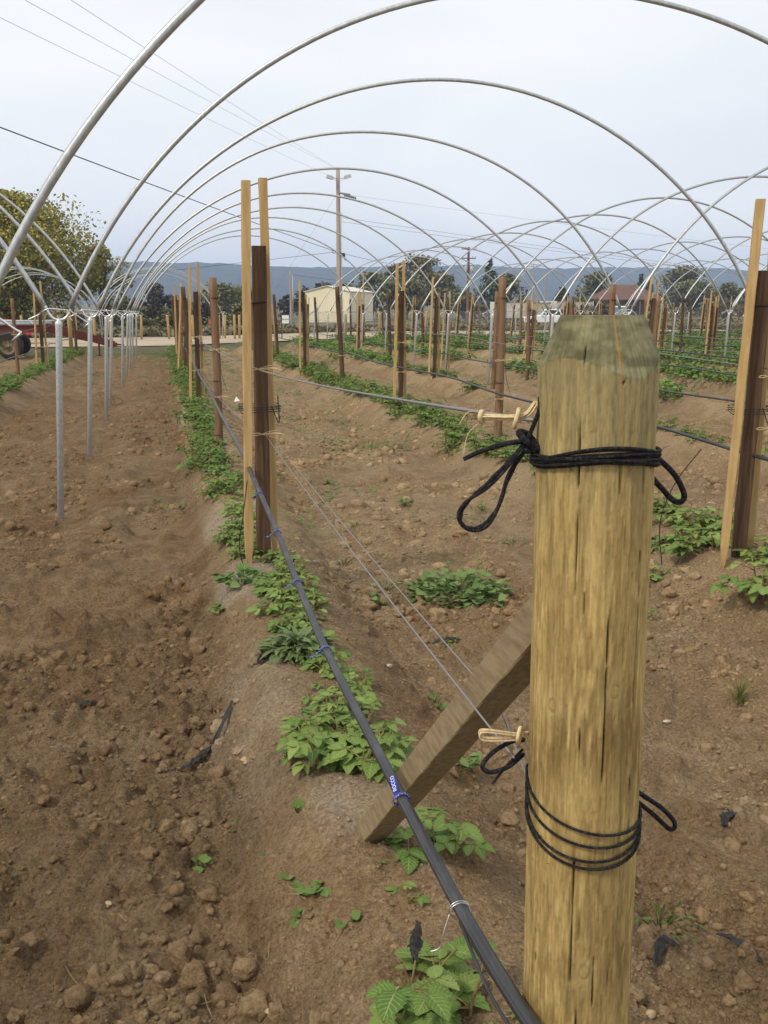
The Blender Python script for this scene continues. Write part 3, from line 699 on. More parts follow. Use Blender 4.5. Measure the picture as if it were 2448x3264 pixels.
# ------------------------------------------------------------------ drip hoses, trellis wires
def hose_row1():
    P = [(.47,.55,.60),(.43,.85,.612),(.408,1.03,.614),(.40,1.25,.607),(.40,1.63,.592),(.40,2.47,.572),(.40,3.08,.602),(.40,3.6,.638),(.40,4.56,.675),(.41,5.2,.68),(.415,6.5,.672),(.42,8.0,.665),(.43,9.5,.668),(.43,11.5,.645),(.44,13.7,.645),(.45,17,.62),(.46,21,.60),(.46,25,.58),(.47,31,.55)]
    root = thing('drip_hose', 'thick black drip hose running along the nearest row past the big post', 'drip hose')
    b = MB(); b.tube(spline(P, 9), .0108, 14); b.build('hose_pipe', M_hose, root, True)
    Q = spline(P, 9)+np.array([-.0085, 0, .0045]); b = MB(); b.tube(Q, .0034, 8); b.build('carrier_wire', M_hose, root, True)
    b = MB(); b.tube(spline([(.393,1.22,.60), (.398,1.08,.574), (.43,.95,.55), (.46,.8,.54)], 8), .0028, 6); b.build('spare_wire', M_hose, root, True)
    b = MB(); b.tube(spline([(.415,1.21,.572), (.43,1.14,.556), (.445,1.08,.548)], 6), .010, 10); b.build('end_stub', M_hose, root, True)
    return spline(P, 9)
HP = hose_row1()
def hose_at(y): return np.array([np.interp(y, HP[:, 1], HP[:, 0]), y, np.interp(y, HP[:, 1], HP[:, 2])])
tl = ['blue twist tie with a lettered tag where the hose crosses the brace', 'blue twist tie on the hose beside the grey green weed', 'blue twist tie on the hose over the dense raspberry clump',
      'small blue twist tie on the hose just before the tall laths', 'blue twist tie on the hose in front of the dark stake']
for i, y in enumerate((1.60, 2.47, 3.04, 3.60, 4.25)):
    c = hose_at(y); root = thing('twist_tie', tl[i], 'twist tie', tuple(c), 0, 'blue twist ties on the hose')
    b = MB()
    for q in (-.002, .002):
        t = np.linspace(0, 2*np.pi, 17); b.tube(np.stack([-.003+.0155*np.cos(t), q+.0015*np.sin(t*2), .001+.0128*np.sin(t)], 1), .0016, 6)
    b.build('ring', M_blue, root, True)
    if i == 0:
        cv = np.array([-.012, .004, .010]); ct = np.array([-.010, .047, .024])
        MBt = MB(); u = ct-cv; sx = np.array([.0052, -.003, .003]); up_ = np.cross(sx, u); up_ /= np.linalg.norm(up_)
        if up_[2] < 0: up_ = -up_
        k = [cv-sx*.4, cv+sx*.4, cv+u*.3+sx, ct+sx, ct-sx, cv+u*.3-sx]
        MBt.add(np.array([p+up_*.0006 for p in k]+[p-up_*.0006 for p in k]), [(0,1,2,3,4,5), (11,10,9,8,7,6)]+[(a, 6+a, 6+(a+1) % 6, (a+1) % 6) for a in range(6)])
        tg = MBt.build('tag', M_blue, root)
        tg.data.materials.clear(); tg.data.materials.append(mat('blue_tag', (.015,.025,.28), .4))
        fc = bpy.data.curves.new('lettering', 'FONT'); fc.body = 'ROCCO'; fc.size = .0105; fc.extrude = .0001; fc.align_x = 'CENTER'; fc.align_y = 'CENTER'
        fo = bpy.data.objects.new('lettering', fc); COL.objects.link(fo); fo.parent = tg; fc.materials.append(M_white)
        ex = Vector(u).normalized(); ez = Vector(up_); ey = ez.cross(ex)
        fo.matrix_local = Matrix(((ex.x, ey.x, ez.x, 0), (ex.y, ey.y, ez.y, 0), (ex.z, ey.z, ez.z, 0), (0, 0, 0, 1)))
        fo.location = Vector(cv+u*.62+up_*.0009)
        dg = bpy.context.evaluated_depsgraph_get(); me = bpy.data.meshes.new_from_object(fo.evaluated_get(dg)); mt = fo.matrix_local.copy()
        bpy.data.objects.remove(fo); fo = bpy.data.objects.new('lettering', me); COL.objects.link(fo); fo.parent = tg; fo.matrix_local = mt
    else:
        b = MB(); b.tube(spline([(-.016,0,0), (-.026,-.004,-.002), (-.034,-.010,-.008), (-.046,-.014,-.010)], 5), [.0016]*6+[.0018]*5+[.0026]*5, 6); b.build('tail', M_blue, root, True)
st = thing('wire_tie', 'thin silver wire tie round the hose near the big post', 'wire tie', tuple(hose_at(1.235)))
b = MB()
for q in (-.003, .002):
    t = np.linspace(0, 2*np.pi, 17); b.tube(np.stack([-.003+.0165*np.cos(t), q+0*t, .001+.0135*np.sin(t)], 1), .0008, 5)
b.build('ring', M_zinc, st, True)
b = MB(); b.tube(spline([(-.019,0,-.004), (-.030,-.006,-.030), (-.036,-.008,-.052), (-.050,-.004,-.060)], 6), .0008, 5); b.build('tail', M_zinc, st, True)

def wire(name, P, r, label, cat='wire', group=None, m=None, sides=6):
    b = MB(); b.tube(np.array(P), r, sides); return tag(b.build(name, m or M_wire, None, True), label, cat, group)
def sag(a, b_, s, n=14):
    t = np.linspace(0, 1, n)[:, None]; P = np.array(a)*(1-t)+np.array(b_)*t; P[:, 2] -= (4*s*t*(1-t))[:, 0]; return P
wire('trellis_wire', sag((.42,1.06,1.366), (.475,4.92,1.17), .012), .0027, 'upper grey trellis wire from the big post to the nearest laths', 'trellis wire')
wire('trellis_wire', sag((.405,1.05,.945), (.50,4.92,.835), .012), .0017, 'lower grey trellis wire passing before the timber brace', 'trellis wire')
wire('trellis_wire', np.vstack([[(.43,1.06,.905)], [(.552,1.50,.80)], sag((.556,1.56,.80), (.54,4.95,.812), .01)]), .0017, 'lower grey trellis wire passing behind the timber brace', 'trellis wire')
wire('trellis_wire', np.vstack([sag((.48,5.0,1.17), (.48,9.46,1.08), .02), sag((.48,9.5,1.08), (.48,13.7,1.05), .02), sag((.48,13.8,1.05), (.48,31,.95), .03)]), .0034, 'upper grey trellis wire of the hose row behind the nearest laths', 'trellis wire')
wire('trellis_wire', np.vstack([sag((.50,5.0,.83), (.50,9.46,.62), .02), sag((.50,9.5,.62), (.50,31,.52), .03)]), .0025, 'lower grey trellis wire of the hose row behind the nearest laths', 'trellis wire')
RN = {3.05: 'first row right of the hose row', 5.25: 'second row right of the hose row', 7.5: 'third row right of the hose row', -2.6: 'row left of the steel legs'}
for xr in ROWS:
    if xr in (.47, -4.95, -7.3): continue
    y0 = 1.5 if xr == 3.05 else (9 if xr == -2.6 else max(4, xr*1.0)); y1 = float(yend(xr))-.5; P = []
    dz = .66 if xr == 3.05 else .55
    for k, y in enumerate(np.linspace(y0, y1, 26)): P.append((xr-.03+.02*math.sin(k*2.1), y, gz(xr, y)-.175+.06+dz+.012*math.sin(k*1.7+xr)))
    root = thing('drip_hose', ('black drip hose strung along the '+RN[xr]) if xr in RN else 'thin black drip hose strung along a far raspberry row', 'drip hose', (0,0,0), 0, None if xr in RN else 'drip hoses of the far rows')
    b = MB(); b.tube(spline(P, 4), .0105 if abs(xr) < 9 else .014, 8); b.build('hose_pipe', M_hose, root, True)
    if xr in RN:
        wire('trellis_wire', [(p[0]+.04, p[1], p[2]+.45) for p in P], .003, 'upper grey trellis wire of the '+RN[xr], 'trellis wire')
M_lilac = mat('pale_tie', (.45,.48,.75), .5)
for i, y in enumerate((3.45, 5.9, 7.0, 8.1)):
    c = (3.02, y, gz(3.05, y)-.175+.72); root = thing('twist_tie', 'pale twist tie hanging on the black hose of the first row right', 'twist tie', c, 0, 'pale twist ties on the right hose')
    b = MB(); t = np.linspace(0, 2*np.pi, 13); b.tube(np.stack([.014*np.cos(t), 0*t, .014*np.sin(t)], 1), .0016, 5); b.build('ring', M_lilac, root, True)
    b = MB(); b.tube([(0,0,-.014), (-.008,0,-.03), (-.004,0,-.045)], .0016, 5); b.build('tail', M_lilac, root, True)

# ------------------------------------------------------------------ stakes
def band(b, z, hw, hy, r=.003, turns=2):
    for k in range(turns):
        zz = z+k*.012
        b.tube(np.array([(-hw,-hy,zz),(hw,-hy,zz+.006),(hw,hy,zz+.003),(-hw,hy,zz),(-hw,-hy,zz)]), r, 5)
def irregular_bar(b, p0, p1, wx, wy, n=14, point=False, j=.0012):
    p0, p1 = np.array(p0, float), np.array(p1, float); V = []
    for i in range(n):
        t = i/(n-1); c = p0+(p1-p0)*t; k = 1.0 if not point or t > .07 else .25+.75*t/.07
        for sx, sy in [(-1,-.85),(-.85,-1),(.85,-1),(1,-.85),(1,.85),(.85,1),(-.85,1),(-1,.85)]:
            V.append(c+np.array([sx*wx/2*k+random.gauss(0, j), sy*wy/2*k+random.gauss(0, j), 0]))
    F = [(i*8+q, i*8+(q+1) % 8, (i+1)*8+(q+1) % 8, (i+1)*8+q) for i in range(n-1) for q in range(8)]+[tuple(range(7, -1, -1)), tuple((n-1)*8+q for q in range(8))]
    b.add(V, F)
def bar(b, p0, p1, w_, h_):
    p0, p1 = np.array(p0, float), np.array(p1, float); d = p1-p0; n_ = np.linalg.norm(d); d /= n_
    y_ = np.cross([0, 0, 1.], d); y_ /= np.linalg.norm(y_); z_ = np.cross(d, y_); b.box((p0+p1)/2, (n_, w_, h_), np.stack([d, y_, z_], 1))
def make_trio(label, dx=0., hl=1.9, hr=1.92, hd=1.60, wl=.040, wd=.078, lean=0.0, dark=None):
    """dark stake with a tall pale lath bound to each side; origin at ground level on the bed"""
    root = thing('trellis_stake', label, 'stake')
    b = MB(); irregular_bar(b, (0,0,-.25), (.02+lean*hd,0,hd), wd, wd*.8); b.build('stake', dark or M_dark, root)
    b = MB(); irregular_bar(b, (-.088-dx,-.13,-.06), (-.042+lean*hl,-.075,hl), wl, wl, point=True); b.build('lath', M_lath, root)
    b = MB(); irregular_bar(b, (.070+dx*.5,.075,-.03), (.055+lean*hr,.065,hr), wl, wl, point=True); b.build('lath', M_lath, root)
    b = MB(); band(b, .78, .098, .115, .0022, 3); band(b, 1.32, wd/2+.008, wd*.44, .0035, 1)
    b.tube(spline([(wd/2+.03,.02,.80), (wd/2+.06,-.05,.72), (wd/2+.055,-.06,.86)], 5), .0028, 5)
    b.build('binding', M_twine, root)
    return root
def make_single(label, h=1.58, r=.039, lean=0., m=None):
    root = thing('trellis_stake', label, 'stake')
    b = MB(); zz = np.linspace(-.25, h, 16); P = np.stack([lean*zz+.006*np.sin(zz*3), .004*np.cos(zz*2.3), zz], 1)
    b.tube(P, np.linspace(r*1.04, r*.93, 16)*(1+.015*np.sin(np.arange(16)*2.1)), 14); b.build('pole', m or M_pole, root, True)
    b = MB()
    for z0, tn in ((h*.88, 2), (.62, 1), (.10, 1)):
        for k in range(tn):
            t = np.linspace(0, 2*np.pi, 13); b.tube(np.stack([lean*z0+(r+.002)*np.cos(t), (r+.002)*np.sin(t), z0+k*.009+.004*np.sin(t)], 1), .003, 5)
    b.tube(spline([(r,-.01,h*.88), (r*.9,-r,h*.6), (r*1.2,-r,.7), (r*2.4,-r,.52)], 5), .0018, 4)
    b.build('binding', M_twine, root)
    return root
def place(ob, x, y, rx=0, ry=0, rz=0):
    ob.location = (x, y, gz(x, y)); ob.rotation_euler = (rx, ry, rz); return ob
# the nearest assembly of the hose row, laid out by hand
t1 = make_trio('tall pale laths bound to a dark stake, nearest on the hose row', 0, 1.90, 1.93, 1.60, .042, .070)
place(t1, .475, 5.0)
TRIO = [make_trio('x', .01, 1.86, 1.90, 1.52, .036, .064), make_trio('x', .02, 1.80, 1.70, 1.45, .034, .060, .03), make_trio('x', 0, 1.88, 1.6, 1.5, .037, .066, -.02)]
SING = [make_single('x', 1.58, .039), make_single('x', 1.50, .036, .03), make_single('x', 1.66, .041, -.03, M_dark)]
usedp = set()
def stake(kind, x, y, label, group, ry=0.0, var=None):
    P = TRIO if kind == 't' else SING
    p = P[var if var is not None else random.randrange(len(P))]
    rot = (random.gauss(0, .012), ry+random.gauss(0, .012), -math.atan2(x, y)*.8+random.gauss(0, .2))
    loc = (x, y, gz(x, y))
    if p.name not in usedp:
        usedp.add(p.name); p.location = loc; p.rotation_euler = rot; p['label'] = label
        if group: p['group'] = group
        return p
    c = dup(p, loc, 0, label, group, rot=rot)
    if not group and 'group' in c: del c['group']
    return c
S1 = [('s',.50,9.46,0),('t',.46,13.7,0),('s',.47,17.2,2),('t',.45,20.4,1),('s',.45,23.4,0),('t',.44,26.2,2),('s',.45,28.8,1),('s',.46,31.3,2)]
for i, (k, x, y, v) in enumerate(S1):
    stake(k, x, y, ('round brown pole' if k == 's' else 'dark lath stake')+', '+ORD[i]+' behind the nearest tall laths on the hose row', 'stakes of the hose row', 0, v)
t2 = make_trio('dark stake with leaning pale laths at the right edge of the picture', 0, 1.84, 1.90, 1.50, .042, .072)
t2['group'] = 'stakes of the first row right'; place(t2, 2.98, 4.50, 0, .004, -.45)
S2 = [('s',3.08,8.68,0,'round brown pole standing alone left of the big post'),('t',3.05,12.45,0,'pale laths on a brown stake left of the round brown pole'),
      ('s',3.03,16.6,2,'dark brown pole in front of the pale utility pole'),('t',2.90,20.2,2,'dark stake with pale laths left of the cream shed'),('s',2.95,25.6,2,'thin dark pole beside the white notice board'),
      ('t',2.95,29.4,1,'stake with laths near the far end of the first row right'),('s',3.0,33.2,0,'last brown pole of the first row right, by the road')]
for k, x, y, v, lab in S2: stake(k, x+(.06 if y < 5 else 0), y, lab, 'stakes of the first row right', .004 if y < 5 else 0, v)
S3 = [('s',5.27,11.0,0),('s',5.29,15.2,0),('t',5.08,18.0,2),('s',5.36,22.9,2),('t',5.68,28.5,0),('s',5.15,32.8,2),('t',5.3,36.5,1)]
for i, (k, x, y, v) in enumerate(S3):
    stake(k, x, y, ('brown pole' if k == 's' else 'stake with pale laths')+', '+ORD[i]+' stake along the second row right of the hose row', 'stakes of the second row right', .03 if y < 20 else 0, v)
SL = [('s',-2.72,19.8,1,'slim brown pole in front of the black trailer wheel'),('t',-2.60,22.9,0,'dark stake with laths in the left row before the red trailer'),('s',-2.53,31.0,2,'dark pole at the far end of the left row'),
      ('s',-2.66,15.8,0,'brown pole of the left row at the left edge'),('s',-2.7,27.2,1,'thin brown pole of the left row before the trailer tongue')]
for k, x, y, v, lab in SL: stake(k, x, y, lab, 'stakes of the left row', -.01, v)
ex = [('t',6.8,23.1),('t',8.56,22.1),('s',10.14,26.9),('s',16.2,39.4),('t',13.57,24.9),('s',13.03,22.9),('t',13.3,22.0),('t',16.84,27.6),('s',15.64,26.1)]
for i, (k, x, y) in enumerate(ex):
    stake(k, x, y, 'leaning stake with pale laths in the rows beyond the big post' if k == 't' else 'brown pole in the rows beyond the big post', 'stakes around the big post in the middle distance', random.uniform(.0, .06))
for r_i, xr in enumerate(ROWS):
    if xr < 7: continue
    y = max(12.5, xr*1.25)+random.uniform(0, 2); k = r_i % 2
    while y < yend(xr)-.3:
        x = xr+random.gauss(0, .12)
        if all((x-e[1])**2+(y-e[2])**2 > 2.2 for e in ex):
            kd = random.random() < .38; stake('t' if kd else 's', x, y, 'pale lath stake in the far right rows' if kd else 'brown pole in the far right rows', 'stakes of the far right rows', random.gauss(.01, .02))
        y += random.uniform(3.7, 4.8); k += 1
# pale end posts: yellow end posts at the row ends and across the road
EP = [(-2.75,31.9,'yellow end post of the left row in front of the trailer beam'),(4.2,36.8,'yellow end post at the road end of the second row right'),(6.4,35.2,'yellow end post standing between steel legs by the road'),(8.0,43.0,None),(10.3,46.2,None),(13,47.8,None)]
mb = MB(); mb.lathe([(.062,-.3),(.062,1.18),(.058,1.22),(.05,1.25)], 12); ep0 = None
for i, (x, y, lab) in enumerate(EP+[(3.0,52.5,None),(3.35,53.5,None),(3.75,51.8,None),(4.1,53.2,None),(4.6,52.5,None),(5.1,53.8,None),(1.65,52.0,None),(-3.3,52,None),(-2.6,53,None),(-1.0,52.5,None),(-4.2,52.2,None),(-5.1,53,None),(-6,52.5,None),(-6.9,53,None),(.4,52.8,None)]):
    lab = lab or ('pale yellow end post across the dirt road' if y > 50 else 'yellow end post at the far road edge of the field'); g_ = None if i < 3 else ('pale posts across the dirt road' if y > 50 else 'yellow end posts by the road')
    if ep0 is None:
        ep0 = mb.build('wooden_post', M_tan, None, True); tag(ep0, lab, 'post', g_); c = ep0
    else:
        c = ep0.copy(); COL.objects.link(c); c['label'] = lab
        if g_: c['group'] = g_
    c.location = (x, y, gz(x, y)); c.rotation_euler = (random.gauss(0, .02), random.gauss(0, .02), i)

# raffia bows holding the wires on the near stakes
def raffia(x, y, z, label, s=1.0):
    root = thing('raffia_tie', label, 'raffia tie', (x, y, z), 0, 'raffia bows on the stakes'); root.scale = (s,)*3
    b = MB(); t = np.linspace(0, 2*np.pi, 13)
    b.tube(np.stack([-.035+.022*np.cos(t), 0*t-.004, .006*np.sin(t)+.002*np.cos(t)], 1), .0022, 5)
    b.tube(spline([(-.012,-.004,0), (.03,-.01,.004), (.075,-.02,.004), (.11,-.02,-.006)], 4), .0022, 5)
    b.build('bow', M_raffia, root, True)
    b = MB()
    for k in range(4): b.tube(spline([(-.010,-.005,0), (.03,-.012,.008*k-.01), (.085,-.02,.016*k-.025)], 4), .0010, 4)
    b.build('loose_ends', M_raffia, root, True); return root
raffia(.475,4.93,1.175,'raffia bow on the upper wire at the nearest tall laths',1.0)
raffia(.485,4.93,.845,'raffia bow on the lower wire at the nearest tall laths',1.0)
raffia(.50,9.40,1.07,'raffia bow on the upper wire at the round pole behind the laths',1.1)
raffia(.50,9.40,.62,'raffia bow on the lower wire at the round pole behind the laths',1.1)
raffia(.46,13.6,1.05,'raffia bow on the upper wire two stakes behind the nearest laths',1.3)
raffia(.46,13.6,.60,'raffia bow on the lower wire two stakes behind the nearest laths',1.3)
raffia(3.05,4.46,1.13,'raffia bow high on the dark stake at the right edge',1.0)
raffia(3.06,4.46,.86,'raffia bow low on the dark stake at the right edge',1.0)
raffia(3.08,8.62,.98,'raffia bow high on the lone round pole left of the big post',1.1)
raffia(3.08,8.62,.62,'raffia bow low on the lone round pole left of the big post',1.1)
raffia(3.05,12.38,1.0,'raffia bow high on the lath stake left of the round pole',1.3)
raffia(3.05,12.38,.62,'raffia bow low on the lath stake left of the round pole',1.3)
raffia(3.03,16.54,.62,'raffia bow on the dark pole before the utility pole',1.4)
raffia(-2.7,19.75,.92,'raffia bow high on the slim pole before the trailer wheel',1.4)
raffia(-2.7,19.75,.50,'raffia bow low on the slim pole before the trailer wheel',1.4)
raffia(-2.6,22.85,.55,'raffia bow on the lath stake before the red trailer',1.4)

# thin drip leads hanging from the right hose
for i, (x, y, zz, dx) in enumerate([(2.75,4.55,.75,-.28),(3.25,4.40,.70,.18)]):
    tag(MB().tube(spline([(x,y,zz), (x+dx*.5,y,zz-.18), (x+dx*.8,y-.02,zz-.38), (x+dx*.75,y-.04,.14)], 8), .0028, 5).build('drip_lead', M_twine, None, True), ['thin black drip lead hanging left of the right edge stake', 'thin black drip lead hanging right of the right edge stake'][i], 'drip lead')
tag(MB().tube(spline([(.39,4.85,.62), (.36,4.8,.45), (.335,4.78,.30), (.36,4.75,.16)], 8), .0026, 5).build('drip_lead', M_twine, None, True), 'thin black drip lead hanging beside the nearest tall lath', 'drip lead')

# ------------------------------------------------------------------ tunnel legs and hoops
LEGS = {-.8: [4.2,7.4,10.42,13.6,16.06,19.13,21.93,24.91,27.47,30.5],
        6.2: [3.4,6.3,9.3,12.3,15.0,18.0,20.9,23.7,27.0,30.3,33.4,36.7,40.0],
        13.6: [12.4,15.3,18.4,21.7,24.3,27.4,30.4,33.4,36.5,39.5,42.5,45.5],
        20.9: [18.5,21.4,24.3,27.2,30.2,33.3,36.2,39.2,42.2,45.3],
        28.2: [27.0,30.0,33.0,36.0,39.0,42.0,45.0],
        35.4: [36.0,39.0,42.0,45.0]}
def legtop(Y): return 1.40-.0085*(Y-4.5)+(-.0 if Y < 40 else .0)
def apexz(Y): return float(np.interp(Y, [4.2,7.4,10.4,13.6,16.1,19.1,21.9,24.9,30.5,46], [3.63,3.655,3.635,3.69,3.53,3.50,3.50,3.52,3.47,3.40]))
def make_leg():
    root = thing('tunnel_post', 'x', 'tunnel post')       # origin at the top of the pipe
    b = MB(); b.lathe([(.0235,-1.75),(.0235,-.045),(.0265,-.03),(.0265,-.012),(.020,0)], 16); b.build('pipe', M_galvL, root, True)
    b = MB(); P = [(-.090,0,.098),(-.074,0,.062),(-.050,0,.026),(-.020,0,.010),(.020,0,.010),(.050,0,.026),(.074,0,.062),(.090,0,.098)]
    b.tube(spline(P, 5), .0105, 10); b.tube([(0,0,-.02), (0,0,.012)], .014, 10); b.build('fork', M_zinc, root, True)
    b = MB(); b.tube(np.array([(-.125,0,.045),(-.185,0,.010),(-.205,0,.002),(-.200,0,-.006),(-.178,0,-.028),(-.172,0,-.034)][::-1]+[(-.128,0,.047),(-.085,-.012,.076),(-.060,-.016,.084),(.060,-.016,.080),(.085,-.012,.072),(.128,0,.043),(.185,0,.006),(.205,0,-.002),(.200,0,-.010),(.172,0,-.040)]), .0052, 7); b.build('hook', M_zinc, root, True)
    return root
leg0 = make_leg(); first = True
LN = {-.8: 'left line beside the hose row', 6.2: 'line between second and third rows right'}
allegs = {}
for xl, yl in LEGS.items():
    vis = [y for y in yl]
    for i, y in enumerate(vis):
        x = xl+random.gauss(0, .02)+(.09 if xl == -.8 else 0)*0; zt = legtop(y)
        lean = {-.8: .064, 6.2: .05}.get(xl, .04)*random.uniform(.75, 1.2)
        if xl in LN: lab, g_ = 'galvanised forked steel post, '+ORD[i]+' in the '+LN[xl], 'steel posts of the '+('left line' if xl < 0 else 'right line')
        else: lab, g_ = 'thin galvanised leg in the far tunnels on the right', 'steel posts of the far tunnels'
        if xl == -.8: x += .09 if i else .06
        if first: c = leg0; first = False; c['label'] = lab; c['group'] = g_; c.location = (x, y, zt); c.rotation_euler = (0, lean, random.gauss(0, .06))
        else: c = dup(leg0, (x, y, zt), 0, lab, g_, rot=(0, lean, random.gauss(0, .06)))
        allegs.setdefault(xl, []).append((x, y, zt))
def hoop(a, b_, apex, label, group, r=.0185, n=64, name='tunnel_hoop', sides=10):
    a, b_ = np.array(a), np.array(b_); a = a+np.array([.083, 0, .088]); b_ = b_+np.array([-.083, 0, .088])
    w_ = np.linalg.norm((b_-a)[:2])/2; mz = (a[2]+b_[2])/2; h = apex-mz; Rr = (w_*w_+h*h)/(2*h); th = math.asin(min(1, w_/Rr))
    t = np.linspace(-th, th, n); k = (Rr*np.sin(t)/w_+1)/2
    P = a+(b_-a)*k[:, None]; P[:, 2] += Rr*np.cos(t)-Rr*math.cos(th)
    P[:, 2] += .03*np.sin(k*2*np.pi+a[1])*np.sin(k*np.pi)
    b = MB(); b.tube(P, r, sides); return tag(b.build(name, M_galv, None, True), label, 'hoop', group)
A_, B_ = allegs[-.8], allegs[6.2]
for i in range(10):
    hoop(A_[i], B_[i], apexz(A_[i][1]), 'galvanised hoop arching over the hose row, '+ORD[i]+' from the camera', 'hoops over the hose row', 0.0185 if i else .0190)
for i in range(0, 4):     # left tunnel, only its first hoops are set
    a, zt = A_[i], A_[i][2]; hoop((-7.9, a[1]+.3, zt), a, apexz(a[1])-.02, 'galvanised hoop of the left tunnel, '+ORD[i]+' from the camera', 'hoops of the left tunnel')
def tunnel(La, Lb, off, i0, label, group, named=False, r=.0195):
    La, Lb = allegs[La], allegs[Lb]; n = 0
    for j, q in enumerate(Lb):
        a = min(La, key=lambda p: abs(p[1]-q[1]-off))
        if abs(a[1]-q[1]-off) > 2.2: continue
        hoop(a, q, apexz((a[1]+q[1])/2), label+((', '+ORD[n]+' from the camera') if named else ''), group, r, 48, sides=8); n += 1
tunnel(6.2, 13.6, 0, 0, 'galvanised hoop of the tunnel right of the hose row tunnel', 'hoops of the second tunnel', True)
tunnel(13.6, 20.9, 0, 0, 'thin galvanised hoop of the far tunnels beyond the big post', 'hoops of the far tunnels', r=.021)
tunnel(20.9, 28.2, 0, 0, 'thin galvanised hoop of the far tunnels beyond the big post', 'hoops of the far tunnels', r=.0215)
tunnel(28.2, 35.4, 0, 0, 'thin galvanised hoop of the far tunnels beyond the big post', 'hoops of the far tunnels', r=.022)
# tunnels across the road, left
fl = {}
for xl in (-17.2, -10.3, -3.5, 3.2):
    for y in (52.5, 55.5, 58.5, 61.5):
        x = xl+random.gauss(0, .1); zt = float(gbase(y))+1.33
        dup(leg0, (x, y, zt), 0, 'thin galvanised leg across the dirt road', 'steel posts across the road', rot=(0, random.gauss(0, .05), random.gauss(0, .1))); fl.setdefault(xl, []).append((x, y, zt))
for xa, xb in ((-17.2,-10.3),(-10.3,-3.5),(-3.5,3.2)):
    for a, q in zip(fl[xa], fl[xb]): hoop(a, q, float(gbase(a[1]))+3.65+random.gauss(0, .05), 'thin galvanised hoop of the tunnels across the dirt road', 'hoops across the road', .024, 40, sides=6)

# ------------------------------------------------------------------ trees and shrubs
M_oak = leafmat('oak_foliage', (.085,.09,.04), (.165,.165,.07), (.26,.245,.11), nveins=0, trans=.15, rough=.7)
M_gum = leafmat('gum_foliage', (.10,.095,.045), (.19,.175,.085), (.28,.25,.13), nveins=0, trans=.15, rough=.7)
M_con = leafmat('conifer_foliage', (.05,.07,.035), (.085,.11,.055), (.13,.15,.075), nveins=0, trans=.08, rough=.7)
M_grey = leafmat('grey_brush_foliage', (.055,.050,.035), (.10,.09,.062), (.155,.135,.095), nveins=0, trans=.12, rough=.8)
M_yel = leafmat('yellow_green_foliage', (.07,.08,.025), (.12,.13,.045), (.19,.19,.07), nveins=0, trans=.2, rough=.7)
M_aca = leafmat('flowering_foliage', (.08,.095,.032), (.25,.235,.065), (.50,.41,.075), nveins=0, trans=.18, rough=.7)
def crown(lb, clumps, nleaf, ls, r, tonef, bloom=False):
    for (c, rad) in clumps:
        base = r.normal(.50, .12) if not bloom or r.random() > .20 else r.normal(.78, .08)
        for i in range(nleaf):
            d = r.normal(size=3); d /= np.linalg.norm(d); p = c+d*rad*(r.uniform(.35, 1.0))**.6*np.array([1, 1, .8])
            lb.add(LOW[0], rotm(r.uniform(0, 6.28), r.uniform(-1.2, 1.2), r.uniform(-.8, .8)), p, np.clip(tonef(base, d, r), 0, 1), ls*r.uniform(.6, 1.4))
def tree(name, x, y, top, hw, kind, label, cat='tree', group=None, seed=0, base=None, nl=60, ls=None, m=None, ncl=None):
    r = np.random.default_rng(1000+seed); g0 = gz(x, y) if base is None else base; H = top-g0
    root = thing(name, label, cat, (x, y, g0), 0, group); lb = LB(); tb = MB()
    ls = ls or .0030*y
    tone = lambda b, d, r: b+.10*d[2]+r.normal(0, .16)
    cl = []
    if kind == 'c':
        for z in np.linspace(.12, 1.0, 15):
            rad = hw*(1-z)**.85+.1
            for k in range(max(1, int(7*(1-z)+1))):
                a = r.uniform(0, 6.28); cl.append((np.array([rad*.62*math.cos(a), rad*.62*math.sin(a), z*H*.98]), max(.22, rad*.42)))
        nl = 26; tb.tube([(0,0,-.5), (0,0,H*.95)], [.035*H*.5, .03], 7)
    else:
        n = ncl or int(16+6*hw); lo = {'e': .30, 'o': .12, 'g': .10, 'y': .05, 'a': .16, 's': .02}[kind]
        for k in range(n):
            a = r.uniform(0, 6.28); z = lo+(1-lo)*r.uniform(0, 1)**.8; zz = (z-lo)/(1-lo)
            env = math.sin(math.pi*min(1, .18+.80*zz))**.7 if kind != 'e' else .55+.45*math.sin(zz*3)
            q = hw*env*math.sqrt(r.uniform(.05, 1)); rad = hw*r.uniform(.20, .36)*(1 if kind != 'g' else .85)
            z_ = min(z*H, H-rad*.75); cl.append((np.array([max(0, q-rad*.5)*math.cos(a), max(0, q-rad*.5)*math.sin(a), z_]), rad))
        tr = max(.05, .03*H); P = spline([(0,0,-.6), (r.normal(0,.05)*H*.3,0,H*.25), (r.normal(0,.1)*H*.3,r.normal(0,.1)*H*.2,H*.7)], 5)
        tb.tube(P, np.linspace(tr, tr*.3, len(P)), 7)
        for c, rad in cl[:10]: tb.tube(spline([P[len(P)//3], (P[len(P)//2]+c)/2+np.array([0,0,-.05*H]), c], 4), np.linspace(tr*.45, .02, 9), 5)
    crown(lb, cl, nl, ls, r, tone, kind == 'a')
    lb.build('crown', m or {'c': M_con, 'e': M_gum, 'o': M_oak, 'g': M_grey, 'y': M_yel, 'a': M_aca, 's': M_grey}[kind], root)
    tb.build('trunk', M_bark, root, True)
    return root
